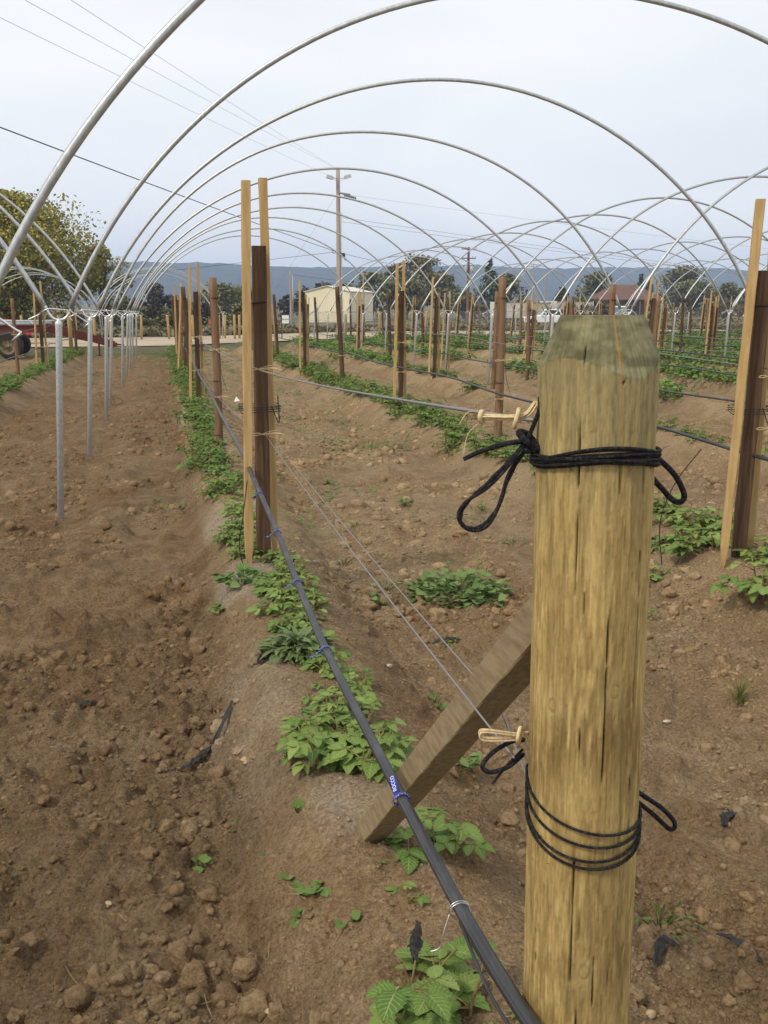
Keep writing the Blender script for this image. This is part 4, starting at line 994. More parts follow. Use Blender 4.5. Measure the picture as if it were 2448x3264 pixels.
# the big flowering tree on the left
tree('flowering_tree', -10.3, 75, 9.2, 8.1, 'a', 'large dark tree with yellow blossom at the left edge', seed=1, nl=420, ls=.22, ncl=95)
tree('flowering_tree', -4.3, 79, 5.9, 2.6, 'a', 'lower yellow blossoming tree at the right foot of the large flowering tree', seed=2, nl=200, ls=.19, ncl=26)
TL = {'g': 'bare greyish tree in the far tree line left of the cream shed', 'o': 'dark bushy tree in the far tree line', 'e': 'tall loose gum tree in the far tree line', 'c': 'dark conifer in the far tree line', 'y': 'yellow green bush by the white vehicles'}
TT = [(-3.6,150,2.2,2.3,'g'),(-.5,150,4.4,2.0,'g'),(2.7,150,2.5,1.8,'g'),(8.5,140,4.2,3.2,'o'),(11.9,145,3.8,2.7,'o'),(24.0,165,4.0,1.9,'g'),(27.1,165,4.8,2.2,'g'),(34.0,160,6.5,3.6,'o'),(30.9,165,4.8,1.9,'o'),(40.8,170,8.1,1.7,'e'),(44.9,170,9.7,3.6,'e'),(47.2,165,6.6,2.8,'e'),(40.3,160,5.2,3.3,'e'),(50.0,160,3.4,2.8,'o'),(56.5,165,9.0,3.6,'c'),(61.6,170,6.6,3.4,'o'),(63.7,150,3.8,1.2,'y'),(58.3,130,2.3,2.3,'y'),(95.1,205,8.2,4.2,'o'),(111.0,215,8.2,1.4,'c'),(113.3,215,7.4,1.4,'c'),(125.1,220,10.4,5.5,'o'),(125.6,215,6.8,5.7,'o'),(124.5,200,5.9,3.5,'o'),(129.3,200,4.7,3.5,'o'),(137.2,205,6.0,4.1,'o'),(21.5,170,2.7,1.8,'g'),(4.0,120,1.5,1.6,'o')]
ownl = {7: 'dark bushy tree rising behind the cream shed roof', 10: 'tallest gum tree right of the cream shed', 14: 'dark pointed conifer right of the brown utility pole', 15: 'broad dark tree right of the pointed conifer', 21: 'large dark tree right of the red roofed house', 18: 'dark tree behind the left end of the red roof', 16: 'small yellow green tree behind the white trailers', 17: 'yellow green bush behind the white vehicles', 3: 'broad dark tree between the left stakes and the nearest laths', 9: 'slim gum tree left of the tallest gum tree'}
for i, (x, y, t_, hw, k) in enumerate(TT):
    tree({'c': 'conifer_tree', 'e': 'gum_tree'}.get(k, 'bushy_tree'), x, y, t_, hw*1.28, k, ownl.get(i, TL[k]), group=None if i in ownl else {'g': 'bare grey trees', 'o': 'dark bushy trees', 'e': 'gum trees', 'c': 'far conifers', 'y': 'bushes'}[k], seed=10+i, nl=55)
SH = [(-4.3,88,1.31,1.3),(-3.3,90,1.5,1.2),(-1.7,85,1.24,1.4),(-.4,92,1.5,1.5),(.7,84,1.01,1.2),(2.2,90,1.3,1.5),(3.8,88,1.38,1.4),(4.9,84,1.16,1.3),(6.7,90,1.46,1.6),(7.8,86,1.23,1.3),(54.2,125,1.68,1.6),(55.2,122,1.5,1.8),(57.5,122,1.5,1.6),(75.3,140,.59,2.4),(84.9,150,.82,2.9),(90.9,150,.97,3.0),(102.5,160,1.5,3.2),(106.7,160,1.91,3.2),(98,158,1.0,3)]
for i, (x, y, t_, hw) in enumerate(SH):
    k = i % 3; tree('shrub', x, y, t_, hw, 's', 'greyish shrub in the brush across the dirt road on the left' if x < 20 else 'greyish shrub beyond the field on the right', 'shrub', 'brush across the road' if x < 20 else 'shrubs beyond the field', seed=60+i, nl=42, ncl=16, m=[M_grey, M_oak, M_gum][k], ls=.26)
for i in range(26):
    x = -27+i*1.3+random.gauss(0, .4); y = random.uniform(88, 104)
    tree('shrub', x, y, random.uniform(.2, 1.1), random.uniform(1.0, 1.7), 's', 'greyish shrub in the brush across the dirt road on the left', 'shrub', 'brush across the road', seed=100+i, nl=40, ncl=12, m=[M_grey, M_oak, M_grey][i % 3], ls=.26)
# dry grass beyond the road
M_dry = leafmat('dry_grass_blade', (.14,.12,.06), (.20,.175,.10), (.27,.235,.15), nveins=0, trans=.15, rough=.8)
gv = []
for k in range(4):
    lb = LB()
    for i in range(34):
        a = rng.uniform(0, 6.28); lb.add(LOW[0], rotm(a, -rng.uniform(.7, 1.45), 0), np.array([rng.normal(0, .45), rng.normal(0, .45), 0]), np.clip(rng.normal(.5, .25), 0, 1), rng.uniform(.25, .5))
    gv.append(lb.arrays())
gs = []
for i in range(2600):
    y = 60+75*random.random()**1.3; x = random.uniform(-.2*y, .78*y)
    if y < road_near(np.array(x))+17.5 or (.13 < x/y < .28 and y > 85): continue
    gs.append((x, y, random.uniform(.6, 1.3)))
scatter('dry_grass', gs, gv, M_dry, 'dry greyish grass covering the ground beyond the dirt road', 'grass')

# ------------------------------------------------------------------ cream metal shed
M_cream = mat('cream_metal_siding', (.80,.72,.52), .55, 0, ((.5,.5,.1), (.75,.67,.47), .4, .7, 3), spec=.3)
M_croof = mat('cream_metal_roof', (.66,.61,.52), .5, .1)
def shed():
    FR = np.array([24.8,130.,0]); f = np.array([-.9,.43,0]); f /= np.linalg.norm(f); s = np.array([.43,.9,0]); s /= np.linalg.norm(s)
    wd, dp, ev, ap, z0 = 6.2, 13.5, 4.10, 4.78, -1.1
    root = thing('metal_shed', 'cream corrugated metal shed with a low gable roof behind the fence', 'shed', (FR[0], FR[1], z0))
    up = np.array([0,0,1.])
    def quadstrip(name, o_, d, width, hts, parent, m, outn):
        n = int(width/.15); V = []
        for i in range(n+1):
            t = i/n; k = (.022 if i % 2 else 0); h = hts(t)
            for z in (0, h): V.append(o_+d*width*t+outn*k+up*z)
        return mesh(name, V, [(2*i, 2*i+2, 2*i+3, 2*i+1) for i in range(n)], m, parent)
    gab = lambda t: ev+(ap-ev)*(1-abs(2*t-1))
    front = quadstrip('gable_wall', np.zeros(3), f, wd, gab, root, M_cream, -s)
    quadstrip('back_wall', s*dp, f, wd, gab, root, M_cream, s)
    side = quadstrip('side_wall', np.zeros(3), s, dp, lambda t: ev, root, M_cream, -f)
    quadstrip('side_wall', f*wd, s, dp, lambda t: ev, root, M_cream, f)
    b = MB(); ov = .18; a0 = -f*ov-s*ov; r0 = f*wd/2-s*ov; c0 = f*(wd+ov)-s*ov; D = s*(dp+2*ov)
    for th in (0,):
        P = [a0+up*(ev-.03), r0+up*(ap+.06), c0+up*(ev-.03)]
        Q = [p+up*.10 for p in P]; allp = P+Q+[p+D for p in P]+[p+D for p in Q]
        b.add(allp, [(3,4,10,9),(4,5,11,10),(0,6,7,1),(1,7,8,2),(0,1,4,3),(1,2,5,4),(6,9,10,7),(7,10,11,8),(0,3,9,6),(2,8,11,5)])
    b.build('roof', M_croof, root)
    b = MB(); M = np.stack([s, -f, up], 1)
    b.box(s*5.2-f*.05+up*1.45, (3.2,.06,2.9), M); dr = b.build('roller_door', M_croof, root)
    b = MB(); b.box(s*5.2-f*.09+up*2.98, (3.5,.05,.12), M); b.build('door_header', M_iron, dr)
    b = MB(); b.box(np.array([0,0,0])-f*.03-s*.04+up*ev/2, (.10,.10,ev), M); b.build('corner_trim', M_croof, root)
shed()

# ------------------------------------------------------------------ utility poles and lines
def upole(x, y, top, r, label, m, arms=(), lamps=False, trans=False, name='utility_pole', group=None):
    g0 = gz(x, y); root = thing(name, label, 'utility pole', (x, y, g0), 0, group); H = top-g0
    b = MB(); zz = np.linspace(-.6, H, 12); b.tube(np.stack([.006*zz*0, 0*zz, zz], 1), np.linspace(r*1.25, r*.8, 12), 12); b.build('shaft', m, root, True)
    for (dz, hl, ang, ins) in arms:
        ca, sa = math.cos(ang), math.sin(ang); b = MB(); b.tube([(-hl*ca,-hl*sa-.12,H-dz), (hl*ca,hl*sa-.12,H-dz)], .06, 6); a = b.build('crossarm', m, root)
        b = MB()
        for q in ins:
            b.lathe([(.035,0),(.05,.06),(.03,.1),(.045,.15),(.02,.2)], 8, (q*hl*ca, q*hl*sa-.12, H-dz+.05))
        b.build('insulator', M_lampgrey, a, True) if len(ins) == 1 else b.build('insulators', M_lampgrey, a, True)
    return root, H
p1, H1 = upole(11.15, 62, 9.65, .145, 'tall pale wooden utility pole with two lamps near its top', M_upole)
for sx, a_ in ((-1, .22), (1, -.30)):
    b = MB(); b.tube([(0,-.05,H1-.62), (sx*.38,-.22,H1-.56)], .022, 6); b.tube([(0,-.05,H1-.85), (sx*.34,-.2,H1-.62)], .010, 6); br = b.build('lamp_bracket', M_iron, p1)
    b = MB(); M = rotm(0, a_*1.0 if sx > 0 else a_, 0); b.box((sx*.56,-.25,H1-.55+(.06 if sx > 0 else 0)), (.44,.22,.20), M, .85); b.build('flood_lamp', M_lampgrey, br)
b = MB(); ang = .25; b.tube([(.05,-.12,H1-1.45), (1.05,-.25,H1-1.72)], .05, 6); b.tube([(.05,.1,H1-1.42), (.8,.15,H1-1.50)], .05, 6)
arm = b.build('crossarm', M_iron, p1)
b = MB()
for k in range(6): b.lathe([(.03,0),(.06,-.05),(.03,-.12),(.05,-.18)], 7, (.4+.13*k, -.17-.015*k, H1-1.55-.034*k))
b.build('insulators', M_cable, arm, True)
b = MB(); b.lathe([(.05,0),(.10,.05),(.10,.24),(.05,.3)], 10, (.28,-.2,H1-5.35)); b.tube([(0,-.1,H1-5.0), (.3,-.2,H1-5.15)], .03, 6); b.tube(spline([(.3,-.2,H1-5.3),(.38,-.2,H1-5.55),(.42,-.2,H1-5.35)],5), .012, 5); b.build('cable_box', M_cable, p1, True)
b = MB(); t = np.linspace(0, 2*np.pi, 17); b.tube(np.stack([-.32+.1*np.cos(t), 0*t-.1, H1-5.0+.1*np.sin(t)], 1), .014, 5); b.build('cable_coil', M_cable, p1, True)
b = MB(); b.tube([(.17,-.1,.4), (.17,-.1,H1-2.6)], .03, 6); b.build('conduit', M_lampgrey, p1, True)
p2, H2 = upole(31.8, 100, 7.25, .15, 'brown utility pole with two crossarms and a transformer before the gum trees', M_upoleb, [(.22,.85,.2,(-1,-.55,.55,1)), (1.15,.8,.2,(-1,.6,1))])
b = MB(); b.lathe([(.16,0),(.2,.05),(.2,.55),(.14,.62)], 12, (.34,-.1,H2-2.6)); b.lathe([(.14,0),(.17,.05),(.17,.5),(.12,.55)], 12, (-.30,-.1,H2-2.5)); b.build('transformers', M_lampgrey, p2, True)
upole(54.7, 140, 7.1, .11, 'thin far utility pole with one crossarm right of the broad dark tree', M_upole, [(.25,.95,.1,(-1,-.4,.4,1))])
p4, H4 = upole(14.3, 110, 5.0, .12, 'thin pale utility pole left of the cream shed', M_upole)
b = MB(); b.tube([(.22,-.05,.2), (.22,-.05,H4-.4)], .05, 6); b.build('conduit', M_lampgrey, p4, True)
upole(26.7, 130, 5.5, .13, 'thin pole rising behind the right end of the cream shed', M_upole, [(.2,.5,.1,(-1,1))])
upole(68.8, 170, 7.0, .13, 'far thin utility pole with a small crossarm behind the white trailers', M_upole, [(.4,.8,.1,(-1,1))])
tag(MB().tube([(17.3,108,1.25), (14.55,108,-1.0)], .07, 8).build('stay_pole', M_lampgrey, None, True), 'pale slanting stay pole beside the thin pole left of the shed', 'stay pole')
def line(name, a, b_, s, r, label, group=None, m=M_cable): wire(name, sag(a, b_, s, 40), r, label, 'power line', group, m, 5)
def ext(a, p, k): a, p = np.array(a), np.array(p); return tuple(a+(p-a)*k)
P1 = (11.0, 61.9, 4.66)
line('power_cable', P1, ext(P1, (-3.39,25,5.57), 1.5), .12, .016, 'thick dark cable slanting up from the pale pole to the left edge')
line('power_cable', P1, ext(P1, (-3.21,80,3.64), 2.1), .10, .013, 'dark cable dropping left from the pale pole before the hills')
line('power_cable', P1, (31.6,100,5.2), .5, .013, 'dark cable dropping right from the pale pole to the brown pole')
for i, q in enumerate([(-2.56,20,6.68), (-1.87,20,6.88), (-1.11,20,6.93)]):
    line('power_line', (11.15,62,9.62 if i else 9.0), ext((11.15,62,9.62 if i else 9.0), q, 1.6), .15, .0045, ['lowest','middle','uppermost'][i]+' of three faint wires from the lamp pole up to the left', None, M_wire)
for i, dz in enumerate((0, -.25)):
    line('power_line', (11.3,62,6.75+dz), ext((11.3,62,6.75+dz), (40.34,60,3.51+dz*.6+.1), 1.6), .25, .010, 'one of two parallel grey wires running right from the pale pole', 'parallel wires to the right', M_wire)
line('power_line', (11.9,62,8.1), ext((11.9,62,8.1), (41,60,5.2), 1.5), .2, .006, 'faint upper wire running right from the insulator arm of the pale pole', None, M_wire)
line('power_line', (14.4,110,4.6), (31.6,100,3.1), .3, .016, 'dark wire running right from the thin pole left of the shed')
line('stay_wire', (11.0,62,8.0), (5.2,62,-.4), 0, .006, 'thin stay wire slanting left down from the pale pole', None, M_wire)

# ------------------------------------------------------------------ chain link fence
def fencemat():
    m = bpy.data.materials.new('chain_link'); m.use_nodes = True; t = m.node_tree; l = t.links.new; p = t.nodes['Principled BSDF']
    p.inputs['Base Color'].default_value = (.30,.31,.31,1); p.inputs['Roughness'].default_value = .6
    c = t.nodes.new('ShaderNodeUVMap'); c.uv_map = 'UVMap'; s = t.nodes.new('ShaderNodeSeparateXYZ'); l(c.outputs[0], s.inputs[0])
    def M(op, a, b=None):
        n = t.nodes.new('ShaderNodeMath'); n.operation = op
        for i, q in enumerate((a, b)):
            if q is None: continue
            if isinstance(q, (int, float)): n.inputs[i].default_value = q
            else: l(q, n.inputs[i])
        return n.outputs[0]
    def strand(q): return M('LESS_THAN', M('ABSOLUTE', M('SUBTRACT', M('FRACT', M('MULTIPLY', q, 12.0)), .5)), .055)
    f = M('MAXIMUM', strand(M('ADD', s.outputs[0], s.outputs[1])), strand(M('SUBTRACT', s.outputs[0], s.outputs[1])))
    tr = t.nodes.new('ShaderNodeBsdfTransparent'); mx = t.nodes.new('ShaderNodeMixShader'); l(f, mx.inputs[0]); l(tr.outputs[0], mx.inputs[1]); l(p.outputs[0], mx.inputs[2])
    l(mx.outputs[0], t.nodes['Material Output'].inputs['Surface']); return m
fr = thing('chain_link_fence', 'grey chain link fence running in front of the cream shed', 'fence', (12.5, 97, gz(12.5, 97)))
pts = [(12.5+i*2.9, 97+i*.25) for i in range(11)]; V = []; UVs = []
for i, (x, y) in enumerate(pts):
    for z in (0.05, 1.5): V.append((x-12.5, y-97, z)); UVs.append((i*2.9, z))
mesh('wire_mesh', V, [(2*i, 2*i+2, 2*i+3, 2*i+1) for i in range(len(pts)-1)], fencemat(), fr, uv=UVs)
for x, y in pts: MB().tube([(x-12.5,y-97,-.2), (x-12.5,y-97,1.6)], .03, 6).build('fence_post', M_iron, fr, True)
MB().tube([(x-12.5,y-97,1.52) for x, y in pts], .02, 6).build('top_rail', M_iron, fr, True)

# ------------------------------------------------------------------ house with a red tile roof
M_tile = mat('red_roof_tile', (.155,.085,.064), .85, 0, ((1.2,1.2,5), (.11,.06,.045), .42, .65, 5))
M_stucco = mat('brown_stucco', (.16,.125,.09), .9)
M_glassd = mat('dark_glass', (.02,.022,.025), .15, 0, spec=.6)
def house():
    x0, x1, y0, y1, z0, ze, zr = 86.5, 99.7, 190., 197., -1.3, 2.35, 5.3
    root = thing('red_roofed_house', 'low house with a red tiled hip roof beyond the right field', 'house', (x0+.8, y0, z0), -.42)
    W_, D_, E_ = x1-x0, y1-y0, ze-z0
    b = MB(); b.box((W_/2, D_/2, E_/2), (W_, D_, E_)); b.build('walls', M_stucco, root)
    o_ = 1.1; e = E_-.05; rz = zr-z0; A = [(-o_,-o_,e),(W_+o_,-o_,e),(W_+o_,D_+o_,e),(-o_,D_+o_,e)]; r1, r2 = (W_*.30,D_/2,rz), (W_*.68,D_/2,rz)
    B = [(x,y,z-.25) for x,y,z in A]
    mesh('roof', A+[r1, r2]+B, [(0,1,5,4),(1,2,5),(2,3,4,5),(3,0,4),(6,7,1,0),(7,8,2,1),(8,9,3,2),(9,6,0,3),(9,8,7,6)], M_tile, root)
    b = MB(); b.box((W_*.75,-2.2,e-.1), (6.5,3.2,.2)); b.build('porch_roof', M_tile, root)
    for q in (.55, .72, .95): b = MB(); b.box((W_*q,-3.5,E_/2-.15), (.25,.25,E_-.3)); b.build('porch_post', M_stucco, root)
    for q in (.12, .30, .62, .85):
        b = MB(); b.box((W_*q,-.03,1.7), (1.6,.08,1.2)); w_ = b.build('window', M_glassd, root)
        b = MB(); b.box((W_*q,-.09,2.36), (1.8,.1,.12)); b.box((W_*q,-.09,1.04), (1.8,.1,.12)); b.build('window_frame', M_croof, w_)
    b = MB(); b.box((W_*.45,-.03,1.1), (1.0,.08,2.2)); b.build('door', mat('house_door', (.09,.05,.03), .6), root)
house()

# ------------------------------------------------------------------ vehicles
M_wht = mat('white_car_paint', (.78,.79,.80), .3, 0, spec=.5)
M_red = mat('red_car_paint', (.42,.035,.045), .35, 0, spec=.5)
M_dred = mat('dull_red_truck_paint', (.52,.05,.075), .55, 0, ((2,2,2), (.42,.045,.06), .4, .6, 3), spec=.35)
M_tyre = mat('tyre_rubber', (.028,.027,.026), .85, 0, ((20,20,20), (.07,.06,.05), .45, .7, 4))
M_rim = mat('wheel_rim', (.35,.35,.35), .4, .6)
M_rust = mat('rusty_rim', (.16,.10,.05), .8, 0, ((15,15,15), (.30,.24,.17), .45, .6, 4))
M_lamp = mat('lamp_glass', (.75,.75,.72), .15, 0, spec=.6)
M_tail = mat('tail_lamp', (.35,.02,.02), .3)
def wheel(parent, x, y, z, r, wd, rim=M_rim):
    P = [(r*.56,-wd/2),(r*.92,-wd/2),(r,-wd*.3),(r,wd*.3),(r*.92,wd/2),(r*.56,wd/2)]
    b = MB(); n = 28; V = [(rr*math.cos(6.2832*j/n), yy, rr*math.sin(6.2832*j/n)) for rr, yy in P for j in range(n)]
    b.add(V, [(i*n+j, ((i+1) % 6)*n+j, ((i+1) % 6)*n+(j+1) % n, i*n+(j+1) % n) for i in range(6) for j in range(n)])
    t = b.build('wheel', M_tyre, parent, False, (x, y, z))
    b = MB(); V = [(rr*math.cos(6.2832*j/16), yy, rr*math.sin(6.2832*j/16)) for rr, yy in ((r*.57,-wd*.40),(r*.48,-wd*.30),(r*.2,-wd*.28),(r*.15,-wd*.4),(.001,-wd*.42)) for j in range(16)]
    b.add(V, [(i*16+j, (i+1)*16+j, (i+1)*16+(j+1) % 16, i*16+(j+1) % 16) for i in range(4) for j in range(16)]); b.add([(x_, -y_, z_) for x_, y_, z_ in V], [(i*16+(j+1) % 16, (i+1)*16+(j+1) % 16, (i+1)*16+j, i*16+j) for i in range(4) for j in range(16)]); b.build('rim', rim, t, True)
    return t
def arch(cx, r, z): return [(cx+r*math.cos(a), z+r*math.sin(a)) for a in np.linspace(0.05, math.pi-.05, 9)]
def pickup(name, label, cat, loc, rz, paint, cabback=3.3, bed=True, Ln=5.7):
    """front at x=0 facing -x, length along +x"""
    root = thing(name, label, cat, loc, rz); hw = .95; rw = .39
    low = [(0,.42)]+[p for p in arch(1.0, .47, .40)[::-1]]+[p for p in arch(4.35, .47, .40)[::-1]]+[(Ln,.50)]
    up = [(Ln,1.12),(cabback,1.12),(2.0,1.16),(1.55,1.14),(.25,1.02),(.03,.92)]
    poly = low+up; b = MB()
    n = len(poly); V = [(x, -hw, z) for x, z in poly]+[(x, -hw+.07, z+(.02 if z > .9 else 0)) for x, z in poly]
    b.prism(poly, -hw, hw); body = b.build('body', paint, root)
    mod = body.modifiers.new('bevel', 'BEVEL'); mod.width = .05; mod.segments = 2; mod.limit_method = 'ANGLE'; mod.angle_limit = R(40)
    g = [(1.62,1.12),(2.30,1.82),(cabback-.25,1.86),(cabback,1.12)]; b = MB(); iw = .80
    V = [(x, -hw+.03 if z < 1.3 else -iw, z) for x, z in g]+[(x, hw-.03 if z < 1.3 else iw, z) for x, z in g]
    b.add(V, [(0,1,2,3)[::-1], (4,5,6,7), (0,4,5,1)[::-1], (1,5,6,2)[::-1], (2,6,7,3)[::-1]]); cab = b.build('cab', paint, root)
    mod = cab.modifiers.new('bevel', 'BEVEL'); mod.width = .05; mod.segments = 2
    for s in (-1, 1):
        y = lambda z: s*((hw-.03)+(iw-hw+.03)*(z-1.12)/.72+.006)
        wins = [[(1.88,1.22),(2.36,1.74),(2.58,1.75),(2.58,1.22)], [(2.68,1.22),(2.68,1.75),(cabback-.38,1.77),(cabback-.16,1.22)]]
        for q in wins:
            V = [(x, y(z), z) for x, z in q]; mesh('side_window', V, [(0,1,2,3)], M_glassd, root)
        b = MB(); b.box((1.95,s*(hw+.12),1.22), (.12,.2,.16)); b.build('mirror', paint, root)
        for x in (1.0, 4.35): wheel(root, x, s*(hw-.14), rw, rw, .24)
        b = MB(); b.box((.05,s*.72,.86), (.12,.36,.18)); b.build('headlight', M_lamp, root)
        b = MB(); b.box((Ln+.01,s*.86,.92), (.05,.12,.3)); b.build('tail_light', M_tail, root)
    mesh('windscreen', [(1.72,-.82,1.235),(1.72,.82,1.235),(2.24,.72,1.765),(2.24,-.72,1.765)], [(0,1,2,3)], M_glassd, root).location.x = -.012
    b = MB(); b.box((-.06,0,.55), (.16,1.86,.24)); b.build('bumper', M_iron, root)
    b = MB(); b.box((.0,0,.84), (.06,1.0,.22)); b.build('grille', M_glassd, root)
    if bed: b = MB(); b.box(((cabback+Ln)/2+.05,0,1.13), (Ln-cabback-.2,1.6,.03)); b.build('truck_bed', M_glassd, root)
    return root
pickup('pickup_truck', 'white pickup truck parked by the road left of the big post top', 'pickup truck', (38.0,100.0,-.95), -.18, M_wht, 4.1)
pickup('pickup_truck', 'red crew cab parked behind the white pickup truck', 'pickup truck', (41.8,106,-.98), -.18, M_red, 4.3).scale = (1.05,1,1.0)
pickup('pickup_truck', 'pinkish red pickup truck parked across the road at the left edge', 'pickup truck', (-5.55,46.5,-.30), math.pi, M_dred, 3.6).scale = (1, 1, .98)
def boxtrailer(label, loc, rz, W_, D_, H_, m):
    root = thing('box_trailer', label, 'trailer', loc, rz); b = MB(); b.box((W_/2,D_/2,.55+H_/2), (W_,D_,H_)); body = b.build('body', m, root)
    mod = body.modifiers.new('bevel', 'BEVEL'); mod.width = .05; mod.segments = 2
    for q in (.02, .98): b = MB(); b.box((W_*q,-.03,.55+H_/2), (.08,.05,H_)); b.build('corner_post', M_croof, root)
    b = MB(); b.box((W_/2,-.03,.55+H_-.05), (W_*.94,.05,.1)); b.build('top_trim', M_rust, root)
    for q in (.2, .8): wheel(root, W_*q, .3, .42, .42, .25)
    b = MB(); b.box((W_/2,D_/2,.48), (W_*.9,D_*.8,.12)); b.build('chassis', M_iron, root)
M_bt1 = mat('grubby_white_panel', (.62,.60,.55), .6, 0, ((.6,.6,.3), (.50,.45,.37), .45, .65, 4))
M_bt2 = mat('tan_panel', (.50,.42,.30), .6, 0, ((.6,.6,.3), (.42,.34,.22), .45, .65, 4))
boxtrailer('white box trailer behind the white pickup truck, left one', (44.9,125,-1.02), 0, 3.4, 6, 2.15, M_bt1)
boxtrailer('tan box trailer right of the white box trailer', (49.0,125.5,-1.02), 0, 3.0, 6, 2.05, M_bt2)
boxtrailer('cream box trailer at the right end of the trailer row', (52.6,126,-1.02), 0, 5.6, 6, 2.25, M_bt1)
def van():
    root = thing('white_van', 'white van seen head on above the right part of the post top', 'van', (54.2,110,-.96), -.45)
    P = [(-.95,.35),(.95,.35),(.98,.9),(.92,1.15),(.80,2.0),(.70,2.12),(-.70,2.12),(-.80,2.0),(-.92,1.15),(-.98,.9)]
    b = MB(); b.prism(P, 1.0, 4.6); body = b.build('body', M_wht, root); mod = body.modifiers.new('bevel', 'BEVEL'); mod.width = .06; mod.segments = 2; mod.limit_method = 'ANGLE'
    b = MB(); b.prism([(-.93,.35),(.93,.35),(.95,.9),(.86,1.12),(-.86,1.12),(-.95,.9)], 0, 1.02); b.build('bonnet', M_wht, root)
    mesh('windscreen', [(-.80,.78,1.14),(.80,.78,1.14),(.72,.985,1.98),(-.72,.985,1.98)], [(0,1,2,3)], mat('grey_glass', (.13,.16,.18), .15, spec=.6), root)
    for s in (-1, 1):
        b = MB(); b.box((s*.70,-.01,.85), (.36,.06,.2)); b.build('headlight', M_lamp, root)
        b = MB(); b.box((s*1.12,.75,1.3), (.22,.1,.26)); b.build('mirror', M_wht, root)
        for yy in (.75, 3.7): wh = wheel(root, s*.84, yy, .36, .36, .22); wh.rotation_euler = (0, 0, math.pi/2)
    b = MB(); b.box((0,-.06,.5), (1.8,.12,.25)); b.build('bumper', M_iron, root)
van()
# red farm trailer
M_beam = mat('red_painted_steel', (.175,.045,.030), .7, 0, ((6,6,6), (.12,.035,.025), .4, .65, 5))
tr = thing('farm_trailer', 'red steel farm trailer with big tyres and a sloping drawbar', 'trailer', (-4.5,31.9,-.16)); b = MB()
for yy in (-.45, .55):
    b.box((-1.6,yy,.90), (5.4,.10,.20)); b.box((-1.6,yy-.02,1.0), (5.4,.16,.02)); b.box((-1.6,yy-.02,.80), (5.4,.16,.02))
for xx in (-4.1,-2.4,-.6,.9): b.box((xx,.05,.885), (.12,.88,.16))
b.build('frame', M_beam, tr)
b = MB(); bar(b, (1.05,.05,.92), (2.3,.25,.60), .12, .26); bar(b, (2.26,.24,.615), (2.98,.9,.36), .10, .22); b.box((2.95,.88,.36), (.3,.2,.12)); b.tube([(3.05,.95,.36), (3.3,1.1,.33)], .03, 6); b.build('drawbar', M_beam, tr)
b = MB(); b.tube([(2.55,.55,.62), (2.55,.55,.02)], .03, 8); b.box((2.55,.55,.02), (.14,.14,.03)); b.build('jack_stand', M_beam, tr)
for yy in (-.85, .95): wheel(tr, .02, yy, .40, .42, .32, M_rust)
b = MB(); b.tube([(.02,-.8,.42), (.02,.9,.42)], .05, 8); b.build('axle', M_beam, tr)
pb = thing('pipe_bundle', 'bundle of galvanised pipes lying on the red farm trailer', 'pipes', (-4.5,31.9,.78+.08))
for k in range(16):
    q = random.uniform(0, .7); b = MB(); b.tube([(-4.4+q,-.35+.045*k,.025+.045*(k % 3)), (1.15+random.uniform(-.25,.2),-.33+.045*k,.02+.045*(k % 3))], .022, 7); b.build('pipe', M_galvL, pb, True)
# notice board, flag
nb = thing('notice_board', 'two small white boards on a dark post across the field', 'sign', (6.4,51.6,gz(6.4,51.6)))
MB().box((-.2,0,.55), (.05,.05,1.5)).build('post', M_dark, nb)
for z in (1.13, .90): MB().box((0,-.05,z), (.36,.02,.19)).build('board', mat('white_board', (.75,.76,.78), .6), nb)
fl_ = thing('marker_flag', 'small orange marker flag across the dirt road', 'flag', (3.75,80,gz(3.75,80)))
MB().tube([(0,0,0), (0,0,.95)], .02, 5).build('stick', M_iron, fl_); mesh('pennant', [(0,0,.95),(.34,.03,.8),(0,0,.5),(0,.02,.95),(.34,.05,.8),(0,.02,.5)], [(0,1,2),(5,4,3),(0,3,4,1),(1,4,5,2),(2,5,3,0)], mat('orange_cloth', (.85,.13,.05), .7), fl_)

# ------------------------------------------------------------------ weeds close by
M_mal = leafmat('mallow_leaf', (.085,.15,.045), (.135,.22,.06), (.205,.29,.10), nveins=5)
M_seed = leafmat('seedling_leaf', (.095,.155,.040), (.14,.21,.055), (.20,.27,.09), nveins=0)
M_ros = leafmat('grey_green_leaf', (.10,.15,.055), (.16,.215,.085), (.22,.275,.13), nveins=0)
RND = [leaflet(1, 1.15, 9, 2, .18, .22, .12, .01), leaflet(1, 1.05, 9, 2, .3, .1, .14, .01)]
NAR = [leaflet(1, .34, 7, 1, .4, .5, .10, 0), leaflet(1, .28, 7, 1, .5, .7, .1, 0)]
def weed(name, label, cat, x, y, n, spread, size, T, m, hgt=.05, group=None, seed=0, upright=.2):
    r = np.random.default_rng(seed+700); root = thing(name, label, cat, (x, y, gz(x, y)), 0, group); lb = LB(); sb = MB()
    for i in range(n):
        a = r.uniform(0, 6.28); q = spread*math.sqrt(r.uniform(.02, 1)); z = hgt*r.uniform(.3, 1)*(1.15-q/spread*.6)
        p = np.array([q*math.cos(a), q*math.sin(a), z]); sb.tube([(p[0]*.25,p[1]*.25,-.01), p*np.array([.7,.7,.8]), p], .0016, 4)
        lb.add(T[r.integers(len(T))], rotm(a+r.normal(0, .6), -upright+r.normal(0, .3), r.normal(0, .3)), p-np.array([math.cos(a), math.sin(a), 0])*size*.3, np.clip(r.normal(.5, .22), 0, 1), size*r.uniform(.6, 1.15))
    lb.build('foliage', m, root); sb.build('stem', m, root, True); return root
weed('mallow_weed', 'dark green mallow clump on the bare soil right of the wires', 'weed', 1.46, 4.66, 230, .27, .050, RND, M_mal, .13, None, 1)
